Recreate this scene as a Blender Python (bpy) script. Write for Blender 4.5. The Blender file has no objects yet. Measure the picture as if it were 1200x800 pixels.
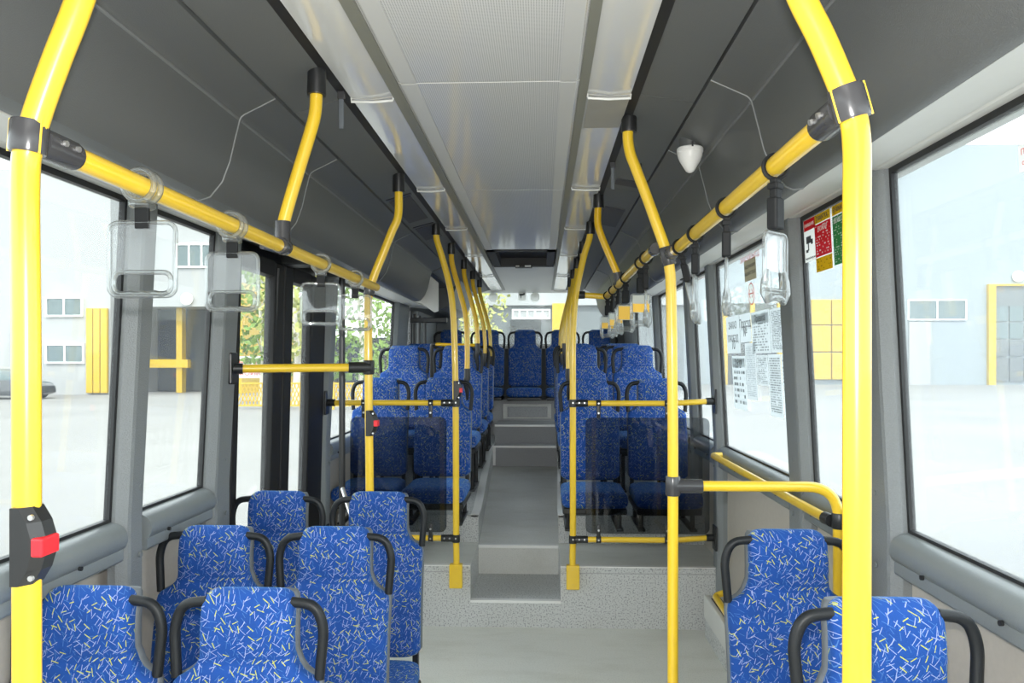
import bpy, bmesh, math, random
from mathutils import Vector, Matrix
random.seed(7)
SC = bpy.context.scene
COL = SC.collection
PI = math.pi

# ------------------------------------------------------------------ camera
EYE = 1.53                                    # camera height above the low floor; X is measured from the camera, Y runs to the rear
cd = bpy.data.cameras.new('camera'); cam = bpy.data.objects.new('camera', cd); COL.objects.link(cam)
cd.sensor_width = 36.0; cd.lens = 27.0        # 900 px on a 1200 px frame
cd.shift_y = 22.0/1200.0
cd.clip_start = 0.02; cd.clip_end = 400
cam.location = (0, 0, EYE)
cam.rotation_euler = (PI/2, 0, math.atan(35/900))
SC.camera = cam

# ------------------------------------------------------------------ light
W = bpy.data.worlds.new('sky'); SC.world = W; W.use_nodes = True
wn = W.node_tree.nodes; wl = W.node_tree.links
bg = wn['Background']
bg.inputs['Color'].default_value = (0.90, 0.96, 1.0, 1)
bg.inputs['Strength'].default_value = 2.6
sd = bpy.data.lights.new('sun', 'SUN'); sun = bpy.data.objects.new('sun', sd); COL.objects.link(sun)
sd.energy = 2.2; sd.angle = math.radians(2.0); sd.color = (1.0, 0.96, 0.88)
sun.rotation_euler = (math.radians(38), 0, math.radians(4))
fd = bpy.data.lights.new('camera_flash', 'POINT'); fl = bpy.data.objects.new('camera_flash', fd); COL.objects.link(fl)
fd.energy = 80; fd.shadow_soft_size = 0.018; fd.color = (1.0, 0.98, 0.95)
fl.location = (0.0, 0.02, EYE + 0.075)

vs = SC.view_settings
SC.display_settings.display_device = 'sRGB'
vs.view_transform = 'Standard'; vs.look = 'None'; vs.gamma = 1.0; vs.use_curve_mapping = False
vs.exposure = 0.66
SC.cycles.transparent_max_bounces = 24

# ------------------------------------------------------------------ materials
M = {}
def new_mat(name):
    m = bpy.data.materials.new(name); m.use_nodes = True
    nt = m.node_tree
    return m, nt.nodes, nt.links, nt.nodes['Principled BSDF']

def simple(key, col, rough=0.5, metal=0.0, noise=0.0, nscale=40.0, bump=0.0, bscale=300.0, coat=0.0, spec=0.5):
    m, n, l, p = new_mat(key)
    p.inputs['Base Color'].default_value = (*col, 1)
    p.inputs['Roughness'].default_value = rough
    p.inputs['Metallic'].default_value = metal
    p.inputs['Coat Weight'].default_value = coat
    p.inputs['Coat Roughness'].default_value = 0.08
    p.inputs['Specular IOR Level'].default_value = spec
    if noise or bump:
        tc = n.new('ShaderNodeTexCoord')
    if noise:
        t = n.new('ShaderNodeTexNoise'); t.inputs['Scale'].default_value = nscale; t.inputs['Detail'].default_value = 4
        l.new(tc.outputs['Object'], t.inputs['Vector'])
        mx = n.new('ShaderNodeMix'); mx.data_type = 'RGBA'
        mx.inputs['A'].default_value = (*[c*(1-noise) for c in col], 1)
        mx.inputs['B'].default_value = (*[min(1, c*(1+noise)) for c in col], 1)
        l.new(t.outputs['Fac'], mx.inputs['Factor']); l.new(mx.outputs['Result'], p.inputs['Base Color'])
    if bump:
        t2 = n.new('ShaderNodeTexNoise'); t2.inputs['Scale'].default_value = bscale; t2.inputs['Detail'].default_value = 2
        l.new(tc.outputs['Object'], t2.inputs['Vector'])
        b = n.new('ShaderNodeBump'); b.inputs['Strength'].default_value = bump; b.inputs['Distance'].default_value = 0.002
        l.new(t2.outputs['Fac'], b.inputs['Height']); l.new(b.outputs['Normal'], p.inputs['Normal'])
    M[key] = m
    return m

simple('yellow', (0.82, 0.54, 0.03), 0.28, coat=0.5, noise=0.04, nscale=8)
simple('amber', (0.78, 0.47, 0.010), 0.28, coat=0.5, noise=0.05, nscale=8)
simple('duct', (0.098, 0.104, 0.104), 0.42, bump=0.35, bscale=420, noise=0.05, nscale=6)
simple('duct_highlight', (0.16, 0.168, 0.168), 0.45)  # paler duct grey: highlight lines of creases and seams put into the colour
simple('channel', (0.008, 0.008, 0.008), 0.6)
simple('duct_panel', (0.105, 0.11, 0.107), 0.55, bump=0.3, bscale=420, noise=0.05, nscale=6)
simple('band', (0.60, 0.60, 0.57), 0.45, noise=0.03, nscale=10)
simple('pillar', (0.20, 0.215, 0.22), 0.5, bump=0.9, bscale=230, noise=0.14, nscale=260)
simple('ledge', (0.19, 0.21, 0.215), 0.36, noise=0.06, nscale=14, bump=0.15, bscale=300)
simple('wall_panel', (0.44, 0.405, 0.355), 0.6, noise=0.07, nscale=60)
simple('seal', (0.012, 0.013, 0.014), 0.5)
simple('door_black', (0.012, 0.012, 0.013), 0.55, spec=0.3)
simple('black', (0.016, 0.017, 0.018), 0.35, noise=0.1, nscale=30)
simple('hoop', (0.013, 0.015, 0.017), 0.42, spec=0.3, bump=0.2, bscale=500)
simple('clamp', (0.05, 0.05, 0.053), 0.22)
simple('olive', (0.20, 0.20, 0.165), 0.4)
simple('shell', (0.12, 0.135, 0.15), 0.45)
simple('metal', (0.62, 0.62, 0.62), 0.3, metal=0.85)
simple('nosing', (0.78, 0.78, 0.76), 0.4, metal=0.3)
simple('white', (0.80, 0.80, 0.78), 0.35)
simple('bracket_white', (0.75, 0.75, 0.72), 0.3)
simple('red', (0.75, 0.02, 0.03), 0.3)
simple('grille', (0.05, 0.05, 0.052), 0.6, noise=0.4, nscale=400)
simple('vent_beige', (0.30, 0.29, 0.25), 0.5)
simple('cover', (0.60, 0.60, 0.575), 0.14, coat=0.5)
simple('headlining', (0.55, 0.55, 0.53), 0.35)
simple('asphalt', (0.195, 0.193, 0.184), 0.85, noise=0.3, nscale=0.22, bump=0.2, bscale=30)
simple('kerb', (0.72, 0.71, 0.68), 0.8)
simple('facade_white', (0.33, 0.338, 0.338), 0.7, noise=0.03, nscale=0.6)
simple('facade_grey', (0.13, 0.145, 0.15), 0.7, noise=0.05, nscale=0.8)
simple('facade_blue', (0.255, 0.29, 0.305), 0.6, noise=0.03, nscale=0.5)
simple('gate_yellow', (0.50, 0.33, 0.012), 0.5)
simple('garage_dark', (0.03, 0.035, 0.037), 0.7)
simple('far_glass', (0.10, 0.14, 0.145), 0.1)
simple('car_paint', (0.03, 0.035, 0.04), 0.2, coat=1.0)
simple('rubber', (0.015, 0.015, 0.015), 0.7)
simple('bark', (0.62, 0.58, 0.50), 0.8, noise=0.35, nscale=4)
simple('leaf', (0.16, 0.26, 0.04), 0.6, noise=0.45, nscale=1.5)
simple('leaf_yellow', (0.34, 0.36, 0.09), 0.6, noise=0.35, nscale=1.5)
simple('sign_white', (0.82, 0.82, 0.80), 0.5)
simple('paper', (0.80, 0.83, 0.84), 0.7)
simple('ink', (0.05, 0.055, 0.06), 0.7)
simple('ink_grey', (0.22, 0.24, 0.25), 0.7)
simple('ink_red', (0.70, 0.08, 0.06), 0.6)
simple('poster_red', (0.75, 0.03, 0.05), 0.5)
simple('poster_green', (0.08, 0.38, 0.14), 0.5)
simple('poster_yellow', (0.75, 0.55, 0.03), 0.5)
simple('tag_beige', (0.48, 0.45, 0.36), 0.6)
simple('card_grey', (0.42, 0.44, 0.40), 0.6)
simple('card_orange', (0.80, 0.48, 0.06), 0.6)
simple('strap', (0.010, 0.011, 0.012), 0.6, spec=0.2)
simple('film_white', (0.85, 0.85, 0.83), 0.5)

def floor_mat(key, base, speck, amt=0.5, sc=260, dirt=0.12):
    m, n, l, p = new_mat(key)
    tc = n.new('ShaderNodeTexCoord')
    t = n.new('ShaderNodeTexNoise'); t.inputs['Scale'].default_value = sc; t.inputs['Detail'].default_value = 1
    l.new(tc.outputs['Object'], t.inputs['Vector'])
    r = n.new('ShaderNodeValToRGB'); r.color_ramp.elements[0].position = 0.52; r.color_ramp.elements[1].position = 0.66
    l.new(t.outputs['Fac'], r.inputs['Fac'])
    d = n.new('ShaderNodeTexNoise'); d.inputs['Scale'].default_value = 3.0; d.inputs['Detail'].default_value = 6; d.inputs['Roughness'].default_value = 0.65
    mp = n.new('ShaderNodeMapping'); mp.inputs['Scale'].default_value = (0.8, 2.2, 1)
    l.new(tc.outputs['Object'], mp.inputs['Vector']); l.new(mp.outputs['Vector'], d.inputs['Vector'])
    mx = n.new('ShaderNodeMix'); mx.data_type = 'RGBA'
    mx.inputs['A'].default_value = (*base, 1); mx.inputs['B'].default_value = (*speck, 1)
    ma = n.new('ShaderNodeMath'); ma.operation = 'MULTIPLY'; ma.inputs[1].default_value = amt
    l.new(r.outputs['Color'], ma.inputs[0]); l.new(ma.outputs['Value'], mx.inputs['Factor'])
    r2 = n.new('ShaderNodeValToRGB'); r2.color_ramp.elements[0].position = 0.48; r2.color_ramp.elements[1].position = 0.72
    l.new(d.outputs['Fac'], r2.inputs['Fac'])
    mb = n.new('ShaderNodeMath'); mb.operation = 'MULTIPLY'; mb.inputs[1].default_value = dirt*3
    l.new(r2.outputs['Color'], mb.inputs[0])
    mx2 = n.new('ShaderNodeMix'); mx2.data_type = 'RGBA'
    mx2.inputs['B'].default_value = (base[0]*0.62, base[1]*0.60, base[2]*0.52, 1)
    l.new(mx.outputs['Result'], mx2.inputs['A']); l.new(mb.outputs['Value'], mx2.inputs['Factor'])
    l.new(mx2.outputs['Result'], p.inputs['Base Color'])
    p.inputs['Roughness'].default_value = 0.45
    M[key] = m
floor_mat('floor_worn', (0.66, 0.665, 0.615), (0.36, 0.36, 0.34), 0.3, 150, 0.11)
floor_mat('floor_vinyl', (0.55, 0.56, 0.55), (0.17, 0.18, 0.19), 0.75, 120, 0.05)
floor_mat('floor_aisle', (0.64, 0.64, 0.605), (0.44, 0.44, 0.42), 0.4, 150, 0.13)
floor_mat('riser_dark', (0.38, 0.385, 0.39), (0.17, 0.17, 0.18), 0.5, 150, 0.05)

def glass_mat(key, tint=(1, 1, 1), refl=0.06, haze=0.05, hazecol=(0.9, 0.93, 0.93)):
    m = bpy.data.materials.new(key); m.use_nodes = True
    n = m.node_tree.nodes; l = m.node_tree.links; n.clear()
    o = n.new('ShaderNodeOutputMaterial')
    t = n.new('ShaderNodeBsdfTransparent'); t.inputs['Color'].default_value = (*tint, 1)
    g = n.new('ShaderNodeBsdfGlossy'); g.inputs['Roughness'].default_value = 0.02
    d = n.new('ShaderNodeBsdfTranslucent'); d.inputs['Color'].default_value = (*hazecol, 1)
    lw = n.new('ShaderNodeLayerWeight'); lw.inputs['Blend'].default_value = 0.25
    mp = n.new('ShaderNodeMapRange'); mp.inputs['To Min'].default_value = refl*0.6; mp.inputs['To Max'].default_value = min(1, refl*6)
    l.new(lw.outputs['Fresnel'], mp.inputs['Value'])
    m1 = n.new('ShaderNodeMixShader'); l.new(mp.outputs['Result'], m1.inputs['Fac'])
    l.new(t.outputs['BSDF'], m1.inputs[1]); l.new(g.outputs['BSDF'], m1.inputs[2])
    m2 = n.new('ShaderNodeMixShader'); m2.inputs['Fac'].default_value = haze
    l.new(m1.outputs['Shader'], m2.inputs[1]); l.new(d.outputs['BSDF'], m2.inputs[2])
    l.new(m2.outputs['Shader'], o.inputs['Surface'])
    M[key] = m
glass_mat('glass', (0.96, 0.98, 0.97), 0.022, 0.025)
glass_mat('glass_hazy', (0.95, 0.98, 0.98), 0.03, 0.07)
glass_mat('glass_rear', (0.92, 0.95, 0.95), 0.03, 0.04)
glass_mat('smoked', (0.56, 0.58, 0.60), 0.05, 0.02, (0.3, 0.3, 0.3))
glass_mat('acrylic', (0.95, 0.96, 0.96), 0.10, 0.06)
glass_mat('acrylic_edge', (0.86, 0.88, 0.88), 0.24, 0.15)

def perforated(key):
    m, n, l, p = new_mat(key)
    tc = n.new('ShaderNodeTexCoord')
    v = n.new('ShaderNodeTexVoronoi'); v.voronoi_dimensions = '2D'; v.inputs['Scale'].default_value = 170; v.inputs['Randomness'].default_value = 0.0
    l.new(tc.outputs['Object'], v.inputs['Vector'])
    r = n.new('ShaderNodeValToRGB')
    r.color_ramp.elements[0].position = 0.22; r.color_ramp.elements[0].color = (0.30, 0.30, 0.295, 1)
    r.color_ramp.elements[1].position = 0.34; r.color_ramp.elements[1].color = (0.70, 0.70, 0.68, 1)
    l.new(v.outputs['Distance'], r.inputs['Fac'])
    l.new(r.outputs['Color'], p.inputs['Base Color'])
    p.inputs['Roughness'].default_value = 0.3; p.inputs['Coat Weight'].default_value = 0.8; p.inputs['Coat Roughness'].default_value = 0.1
    M[key] = m
perforated('perforated')

def fabric(key, base, d1, d2, d3, gain=1.0):
    """plush seat cover: short random dashes in three colours, each dash one Voronoi cell turned by its own angle"""
    m, n, l, p = new_mat(key)
    uv = n.new('ShaderNodeUVMap')
    def vm(op, a=None, b=None, s=None):
        x = n.new('ShaderNodeVectorMath'); x.operation = op
        if a is not None: l.new(a, x.inputs[0])
        if b is not None:
            if isinstance(b, tuple): x.inputs[1].default_value = b
            else: l.new(b, x.inputs[1])
        if s is not None: x.inputs['Scale'].default_value = s
        return x.outputs['Vector']
    def mt(op, a, b=None, c=None):
        x = n.new('ShaderNodeMath'); x.operation = op
        for i, q in enumerate((a, b, c)):
            if q is None: continue
            if isinstance(q, (int, float)): x.inputs[i].default_value = q
            else: l.new(q, x.inputs[i])
        return x.outputs['Value']
    def dashes(scale, offs, half_len, half_w, keep, a0, ar):
        c = vm('ADD', uv.outputs['UV'], offs)
        v = n.new('ShaderNodeTexVoronoi'); v.voronoi_dimensions = '2D'; v.inputs['Scale'].default_value = scale; v.inputs['Randomness'].default_value = 0.8
        l.new(c, v.inputs['Vector'])
        loc = vm('SCALE', vm('SUBTRACT', c, v.outputs['Position']), s=scale)
        sx = n.new('ShaderNodeSeparateXYZ'); l.new(loc, sx.inputs['Vector'])
        sc = n.new('ShaderNodeSeparateColor'); l.new(v.outputs['Color'], sc.inputs['Color'])
        ang = mt('MULTIPLY_ADD', sc.outputs['Red'], ar, a0)
        ca = mt('COSINE', ang); sa = mt('SINE', ang)
        u = mt('ADD', mt('MULTIPLY', sx.outputs['X'], ca), mt('MULTIPLY', sx.outputs['Y'], sa))
        w = mt('SUBTRACT', mt('MULTIPLY', sx.outputs['Y'], ca), mt('MULTIPLY', sx.outputs['X'], sa))
        a = mt('LESS_THAN', mt('ABSOLUTE', u), half_len)
        b = mt('LESS_THAN', mt('ABSOLUTE', w), half_w)
        k = mt('LESS_THAN', sc.outputs['Green'], keep)
        return mt('MULTIPLY', mt('MULTIPLY', a, b), k)
    tc = n.new('ShaderNodeTexCoord')
    nz = n.new('ShaderNodeTexNoise'); nz.inputs['Scale'].default_value = 9; nz.inputs['Detail'].default_value = 5
    l.new(tc.outputs['Object'], nz.inputs['Vector'])
    mx0 = n.new('ShaderNodeMix'); mx0.data_type = 'RGBA'
    mx0.inputs['A'].default_value = (*[c*0.7 for c in base], 1); mx0.inputs['B'].default_value = (*[c*1.3 for c in base], 1)
    l.new(nz.outputs['Fac'], mx0.inputs['Factor'])
    cur = mx0.outputs['Result']
    layers = [(50, (0.31, 0.77, 0), 0.46, 0.034, 0.75, d3, 0.0, 3.14), (44, (1.13, 0.21, 0), 0.48, 0.030, 0.66, d1, 0.25, 1.3), (54, (2.71, 1.9, 0), 0.44, 0.042, 0.50, d1, 0.5, 0.9),
              (46, (3.3, 4.1, 0), 0.44, 0.050, 0.30, d2, 1.6, 1.4), (52, (5.1, 2.7, 0), 0.40, 0.046, 0.22, d2, 0.1, 1.2), (62, (7.3, 3.9, 0), 0.40, 0.040, 0.35, d3, 1.8, 1.0), (38, (9.1, 6.3, 0), 0.44, 0.026, 0.40, d1, 2.3, 0.5)]
    for sc_, of, hl, hw, kp, colr, a0, ar in layers:
        mk = dashes(sc_, of, hl, hw, kp, a0, ar)
        mx = n.new('ShaderNodeMix'); mx.data_type = 'RGBA'
        l.new(mt('MULTIPLY', mk, 0.85*gain), mx.inputs['Factor'])
        l.new(cur, mx.inputs['A']); mx.inputs['B'].default_value = (*colr, 1)
        cur = mx.outputs['Result']
    l.new(cur, p.inputs['Base Color'])
    p.inputs['Roughness'].default_value = 0.85
    p.inputs['Sheen Weight'].default_value = 0.3; p.inputs['Sheen Roughness'].default_value = 0.4
    p.inputs['Sheen Tint'].default_value = (0.12, 0.45, 1.0, 1)
    f = n.new('ShaderNodeTexNoise'); f.inputs['Scale'].default_value = 700
    l.new(tc.outputs['Object'], f.inputs['Vector'])
    b = n.new('ShaderNodeBump'); b.inputs['Strength'].default_value = 0.35; b.inputs['Distance'].default_value = 0.002
    l.new(f.outputs['Fac'], b.inputs['Height']); l.new(b.outputs['Normal'], p.inputs['Normal'])
    M[key] = m
fabric('fabric', (0.001, 0.052, 0.27), (0.31, 0.37, 0.62), (0.52, 0.54, 0.03), (0.05, 0.15, 0.40))

def translucent(m, col_socket=None, col=None, fac=0.7):
    """thin paper or film: daylight behind it comes through"""
    n = m.node_tree.nodes; l = m.node_tree.links; p = n['Principled BSDF']; o = n['Material Output']
    t = n.new('ShaderNodeBsdfTranslucent'); mx = n.new('ShaderNodeMixShader'); mx.inputs['Fac'].default_value = fac
    if p.inputs['Base Color'].is_linked: l.new(p.inputs['Base Color'].links[0].from_socket, t.inputs['Color'])
    else: t.inputs['Color'].default_value = p.inputs['Base Color'].default_value
    l.new(p.outputs['BSDF'], mx.inputs[1]); l.new(t.outputs['BSDF'], mx.inputs[2]); l.new(mx.outputs['Shader'], o.inputs['Surface'])
for k in ('paper', 'film_white', 'poster_red', 'poster_green', 'poster_yellow', 'tag_beige'): translucent(M[k])
def print_mat(key, paper, ink, lines, words=26.0, density=0.5, margin=0.08):
    """flat print: rows of word-like bars on paper, in UV 0..1"""
    m, n, l, p = new_mat(key)
    uv = n.new('ShaderNodeUVMap')
    s = n.new('ShaderNodeSeparateXYZ'); l.new(uv.outputs['UV'], s.inputs['Vector'])
    def mt(op, a, b=None):
        x = n.new('ShaderNodeMath'); x.operation = op
        for i, q in enumerate((a, b)):
            if q is None: continue
            if isinstance(q, (int, float)): x.inputs[i].default_value = q
            else: l.new(q, x.inputs[i])
        return x.outputs['Value']
    row = mt('MULTIPLY', s.outputs['Y'], lines)
    inrow = mt('LESS_THAN', mt('FRACT', row), 0.5)
    cx = n.new('ShaderNodeCombineXYZ')
    l.new(mt('MULTIPLY', s.outputs['X'], words), cx.inputs['X']); l.new(mt('MULTIPLY', mt('FLOOR', row), 7.31), cx.inputs['Y'])
    nz = n.new('ShaderNodeTexNoise'); nz.inputs['Scale'].default_value = 1.0; nz.inputs['Detail'].default_value = 0
    l.new(cx.outputs['Vector'], nz.inputs['Vector'])
    wd = mt('LESS_THAN', nz.outputs['Fac'], density)
    a = mt('MULTIPLY', mt('GREATER_THAN', s.outputs['X'], margin), mt('LESS_THAN', s.outputs['X'], 1-margin))
    b = mt('MULTIPLY', mt('GREATER_THAN', s.outputs['Y'], margin*0.7), mt('LESS_THAN', s.outputs['Y'], 1-margin*0.7))
    mask = mt('MULTIPLY', mt('MULTIPLY', inrow, wd), mt('MULTIPLY', a, b))
    mx = n.new('ShaderNodeMix'); mx.data_type = 'RGBA'
    mx.inputs['A'].default_value = (*paper, 1); mx.inputs['B'].default_value = (*ink, 1)
    l.new(mask, mx.inputs['Factor']); l.new(mx.outputs['Result'], p.inputs['Base Color'])
    p.inputs['Roughness'].default_value = 0.6
    M[key] = m; translucent(m)
PAP = (0.80, 0.83, 0.84); INK = (0.36, 0.38, 0.39)
print_mat('sheet_dense', PAP, INK, 26, 22, 0.56)
print_mat('sheet_mid', PAP, INK, 16, 14, 0.52)
print_mat('sheet_big', PAP, INK, 5, 7, 0.55)
print_mat('sheet_table', PAP, INK, 9, 9, 0.50)
print_mat('sheet_faint', PAP, (0.52, 0.55, 0.57), 30, 24, 0.54)
print_mat('red_lines', (0.75, 0.03, 0.05), (0.85, 0.75, 0.75), 12, 11, 0.42)
print_mat('green_lines', (0.08, 0.38, 0.14), (0.65, 0.78, 0.68), 20, 12, 0.44)
print_mat('yellow_lines', (0.80, 0.60, 0.03), (0.42, 0.30, 0.02), 6, 10, 0.40)

# ------------------------------------------------------------------ mesh helpers
class MB:
    def __init__(s): s.v = []; s.f = []; s.uv = None
    def add(s, vs, fs):
        b = len(s.v); s.v += [tuple(v) for v in vs]; s.f += [tuple(i+b for i in f) for f in fs]
    def box(s, x0, x1, y0, y1, z0, z1, b=0.0):
        x0, x1 = min(x0, x1), max(x0, x1); y0, y1 = min(y0, y1), max(y0, y1); z0, z1 = min(z0, z1), max(z0, z1)
        if b <= 0:
            s.add([(x0,y0,z0),(x1,y0,z0),(x1,y1,z0),(x0,y1,z0),(x0,y0,z1),(x1,y0,z1),(x1,y1,z1),(x0,y1,z1)],
                  [(0,3,2,1),(4,5,6,7),(0,1,5,4),(1,2,6,5),(2,3,7,6),(3,0,4,7)])
        else:
            bm = bmesh.new(); bmesh.ops.create_cube(bm, size=1.0)
            for v in bm.verts:
                v.co = Vector(((x0+x1)/2+v.co.x*(x1-x0), (y0+y1)/2+v.co.y*(y1-y0), (z0+z1)/2+v.co.z*(z1-z0)))
            b = min(b, 0.49*min(x1-x0, y1-y0, z1-z0))
            bmesh.ops.bevel(bm, geom=list(bm.edges), offset=b, segments=2, affect='EDGES', profile=0.5)
            bm.verts.index_update()
            s.add([v.co[:] for v in bm.verts], [[v.index for v in f.verts] for f in bm.faces]); bm.free()
        return s
    def tube(s, pts, r, n=14, cap=True):
        pts = [Vector(p) for p in pts]
        rs = r if isinstance(r, (list, tuple)) else [r]*len(pts)
        tang = []
        for i in range(len(pts)):
            a = pts[max(i-1, 0)]; c = pts[min(i+1, len(pts)-1)]
            tang.append((c-a).normalized())
        up = Vector((0, 1, 0)) if abs(tang[0].y) < 0.9 else Vector((1, 0, 0))
        nrm = (up - tang[0]*up.dot(tang[0])).normalized()
        vs_ = []; fs = []
        for i, p in enumerate(pts):
            nrm = (nrm - tang[i]*nrm.dot(tang[i])).normalized()
            bn = tang[i].cross(nrm)
            for k in range(n):
                a = 2*PI*k/n
                vs_.append(p + nrm*(math.cos(a)*rs[i]) + bn*(math.sin(a)*rs[i]))
        for i in range(len(pts)-1):
            for k in range(n):
                k2 = (k+1) % n
                fs.append((i*n+k, i*n+k2, (i+1)*n+k2, (i+1)*n+k))
        if cap:
            fs.append(tuple(range(n-1, -1, -1))); fs.append(tuple((len(pts)-1)*n+k for k in range(n)))
        s.add(vs_, fs); return s
    def loft(s, rings, cap=True, closed=True):
        n = len(rings[0]); vs_ = [p for r in rings for p in r]; fs = []
        for i in range(len(rings)-1):
            for k in range(n if closed else n-1):
                k2 = (k+1) % n
                fs.append((i*n+k, i*n+k2, (i+1)*n+k2, (i+1)*n+k))
        if cap and closed:
            fs.append(tuple(range(n-1, -1, -1))); fs.append(tuple((len(rings)-1)*n+k for k in range(n)))
        s.add(vs_, fs); return s
    def prism(s, prof, y0, y1):
        """closed (x,z) profile swept along Y"""
        return s.loft([[(x, y0, z) for x, z in prof], [(x, y1, z) for x, z in prof]])
    def prism_x(s, prof, x0, x1):
        return s.loft([[(x0, y, z) for y, z in prof], [(x1, y, z) for y, z in prof]])
    def quad(s, a, b, c, d): s.add([a, b, c, d], [(0, 1, 2, 3)]); return s
    def disc(s, c, r, axis='y', t=0.004, n=24):
        c = Vector(c); d = {'x': Vector((1,0,0)), 'y': Vector((0,1,0)), 'z': Vector((0,0,1))}[axis]
        return s.tube([c-d*t/2, c+d*t/2], r, n)
    def lean(s, sg, k=0.052, z0=1.04):
        """side walls tip inwards above the sill"""
        s.v = [(x-sg*k*max(0, z-z0), y, z) for x, y, z in s.v]; return s
    def build(s, name, mat, parent=None, smooth=False, angle=40, uvf=None):
        me = bpy.data.meshes.new(name); 
        off = Vector(parent['at']) if parent is not None and 'at' in parent else Vector((0, 0, 0))
        me.from_pydata([(v[0]-off.x, v[1]-off.y, v[2]-off.z) for v in s.v], [], s.f)
        bm = bmesh.new(); bm.from_mesh(me); bmesh.ops.recalc_face_normals(bm, faces=bm.faces); bm.to_mesh(me); bm.free()
        if uvf:
            u = me.uv_layers.new(name='UVMap')
            for lp in me.loops:
                u.data[lp.index].uv = uvf(s.v[lp.vertex_index])
        if smooth:
            for p in me.polygons: p.use_smooth = True
            try: me.set_sharp_from_angle(angle=math.radians(angle))
            except Exception: pass
        me.materials.append(M[mat] if isinstance(mat, str) else mat)
        me.update()
        o = bpy.data.objects.new(name, me); COL.objects.link(o)
        if parent is not None:
            o.parent = parent
            if 'at' not in parent and parent.type == 'MESH': pass
            if 'at' in parent: o['at'] = parent['at']
        return o

def thing(name, label, cat, loc=(0, 0, 0), group=None):
    o = bpy.data.objects.new(name, None); COL.objects.link(o)
    o.location = loc; o.empty_display_size = 0.05
    o['label'] = label; o['category'] = cat; o['at'] = loc
    if group: o['group'] = group
    return o
def tag(o, label, cat, group=None):
    o['label'] = label; o['category'] = cat
    if group: o['group'] = group
    return o
def struct(o):
    o['kind'] = 'structure'; return o
def stuff(o):
    o['kind'] = 'stuff'; return o

def spline(pts, n=8):
    """Catmull-Rom through points"""
    P = [Vector(p) for p in pts]; P = [P[0]*2-P[1]] + P + [P[-1]*2-P[-2]]
    out = []
    for i in range(1, len(P)-2):
        for k in range(n):
            t = k/n; a, b, c, d = P[i-1], P[i], P[i+1], P[i+2]
            out.append(0.5*((2*b)+(c-a)*t+(2*a-5*b+4*c-d)*t*t+(3*b-a-3*c+d)*t**3))
    out.append(P[-2]); return out
def fillet(pts, r, n=6):
    P = [Vector(p) for p in pts]; out = [P[0]]
    for i in range(1, len(P)-1):
        a = (P[i-1]-P[i]); b = (P[i+1]-P[i])
        d = min(r, a.length*0.49, b.length*0.49)
        p0 = P[i]+a.normalized()*d; p1 = P[i]+b.normalized()*d
        for k in range(n+1):
            t = k/n; out.append((1-t)**2*p0+2*t*(1-t)*P[i]+t*t*p1)
    out.append(P[-1]); return out
def copy_tree(o, parent=None):
    c = o.copy(); COL.objects.link(c)
    if parent is not None:
        c.parent = parent
    for ch in list(o.children): copy_tree(ch, c)
    return c
TEXTS = []
def text(body, size, mat, parent, loc, rot, align='CENTER'):
    cu = bpy.data.curves.new('lettering', 'FONT'); cu.body = body; cu.size = size
    cu.align_x = align; cu.align_y = 'CENTER'; cu.extrude = 0.0002
    cu.materials.append(M[mat])
    o = bpy.data.objects.new('lettering', cu); COL.objects.link(o)
    o.location = Vector(loc) - Vector(parent['at']); o.rotation_euler = rot; o.parent = parent
    if rot is RT or tuple(rot) == tuple(RT):                    # on the leaning right-hand glass
        o.location.x -= 0.052*(loc[2]-1.04)
        o.rotation_euler = (Matrix.Rotation(-0.052, 3, 'Y') @ o.rotation_euler.to_matrix()).to_euler()
    TEXTS.append(o)
    return o
RT = (PI/2, 0, -PI/2)

# ================================================================== SETTING
XL, XR = -1.30, 1.04          # glass planes
PL, PR = -1.246, 0.985        # pillar faces
Y0, Y1 = -1.9, 8.95           # front and rear end of the saloon
CZ = EYE + 0.79               # ceiling height
RISE = 4.40                   # face of the rear platform

# ---- floor
fl_o = struct(MB().box(XL-0.05, XR+0.05, Y0, RISE+0.02, -0.06, 0.0).build('floor', 'floor_worn'))
def fpart(name, mb, mat, **k):
    o = mb.build(name, mat, fl_o, **k); return o
for side, xa, xb in (('l', XL-0.03, -0.41), ('r', 0.107, XR+0.03)):
    m = MB(); m.prism_x([(RISE, 0), (RISE, 0.338), (RISE+0.008, 0.350), (4.95, 0.352), (4.95, 0)], xa, xb)
    fpart('platform_ledge', m, 'floor_vinyl')
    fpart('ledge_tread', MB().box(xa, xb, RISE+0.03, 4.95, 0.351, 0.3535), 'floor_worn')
    fpart('nosing', MB().box(xa, xb, RISE-0.003, RISE+0.012, 0.312, 0.316), 'riser_dark')
    fpart('nosing', MB().box(xa, xb, RISE-0.002, RISE+0.03, 0.347, 0.3535), 'nosing')
    # seat platform sloping up to the rear
    ia = -0.41 if side == 'l' else 0.107
    ib = -0.47 if side == 'l' else 0.15
    oa = XL-0.03 if side == 'l' else XR+0.03
    ring = lambda y, x, z: [(oa, y, 0.0), (x, y, 0.0), (x, y, z), (oa, y, z)]
    m = MB(); m.loft([ring(4.95, ia, 0.53), ring(5.15, ia-0.004 if side == 'l' else ia+0.004, 0.535), ring(7.35, ib, 0.71), ring(8.3, ib, 0.72)])
    fpart('seat_platform', m, 'floor_vinyl')
    sg = -1 if side == 'l' else 1
    m = MB(); ed = lambda y, x, z: [(x-sg*0.003, y, z-0.012), (x-sg*0.003, y, z+0.004), (x+sg*0.05, y, z+0.004), (x+sg*0.05, y, z-0.012)]
    m.loft([ed(4.95, ia, 0.53), ed(5.15, ia, 0.535), ed(7.35, ib, 0.71)])
    fpart('edge_strip', m, 'nosing')
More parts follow.
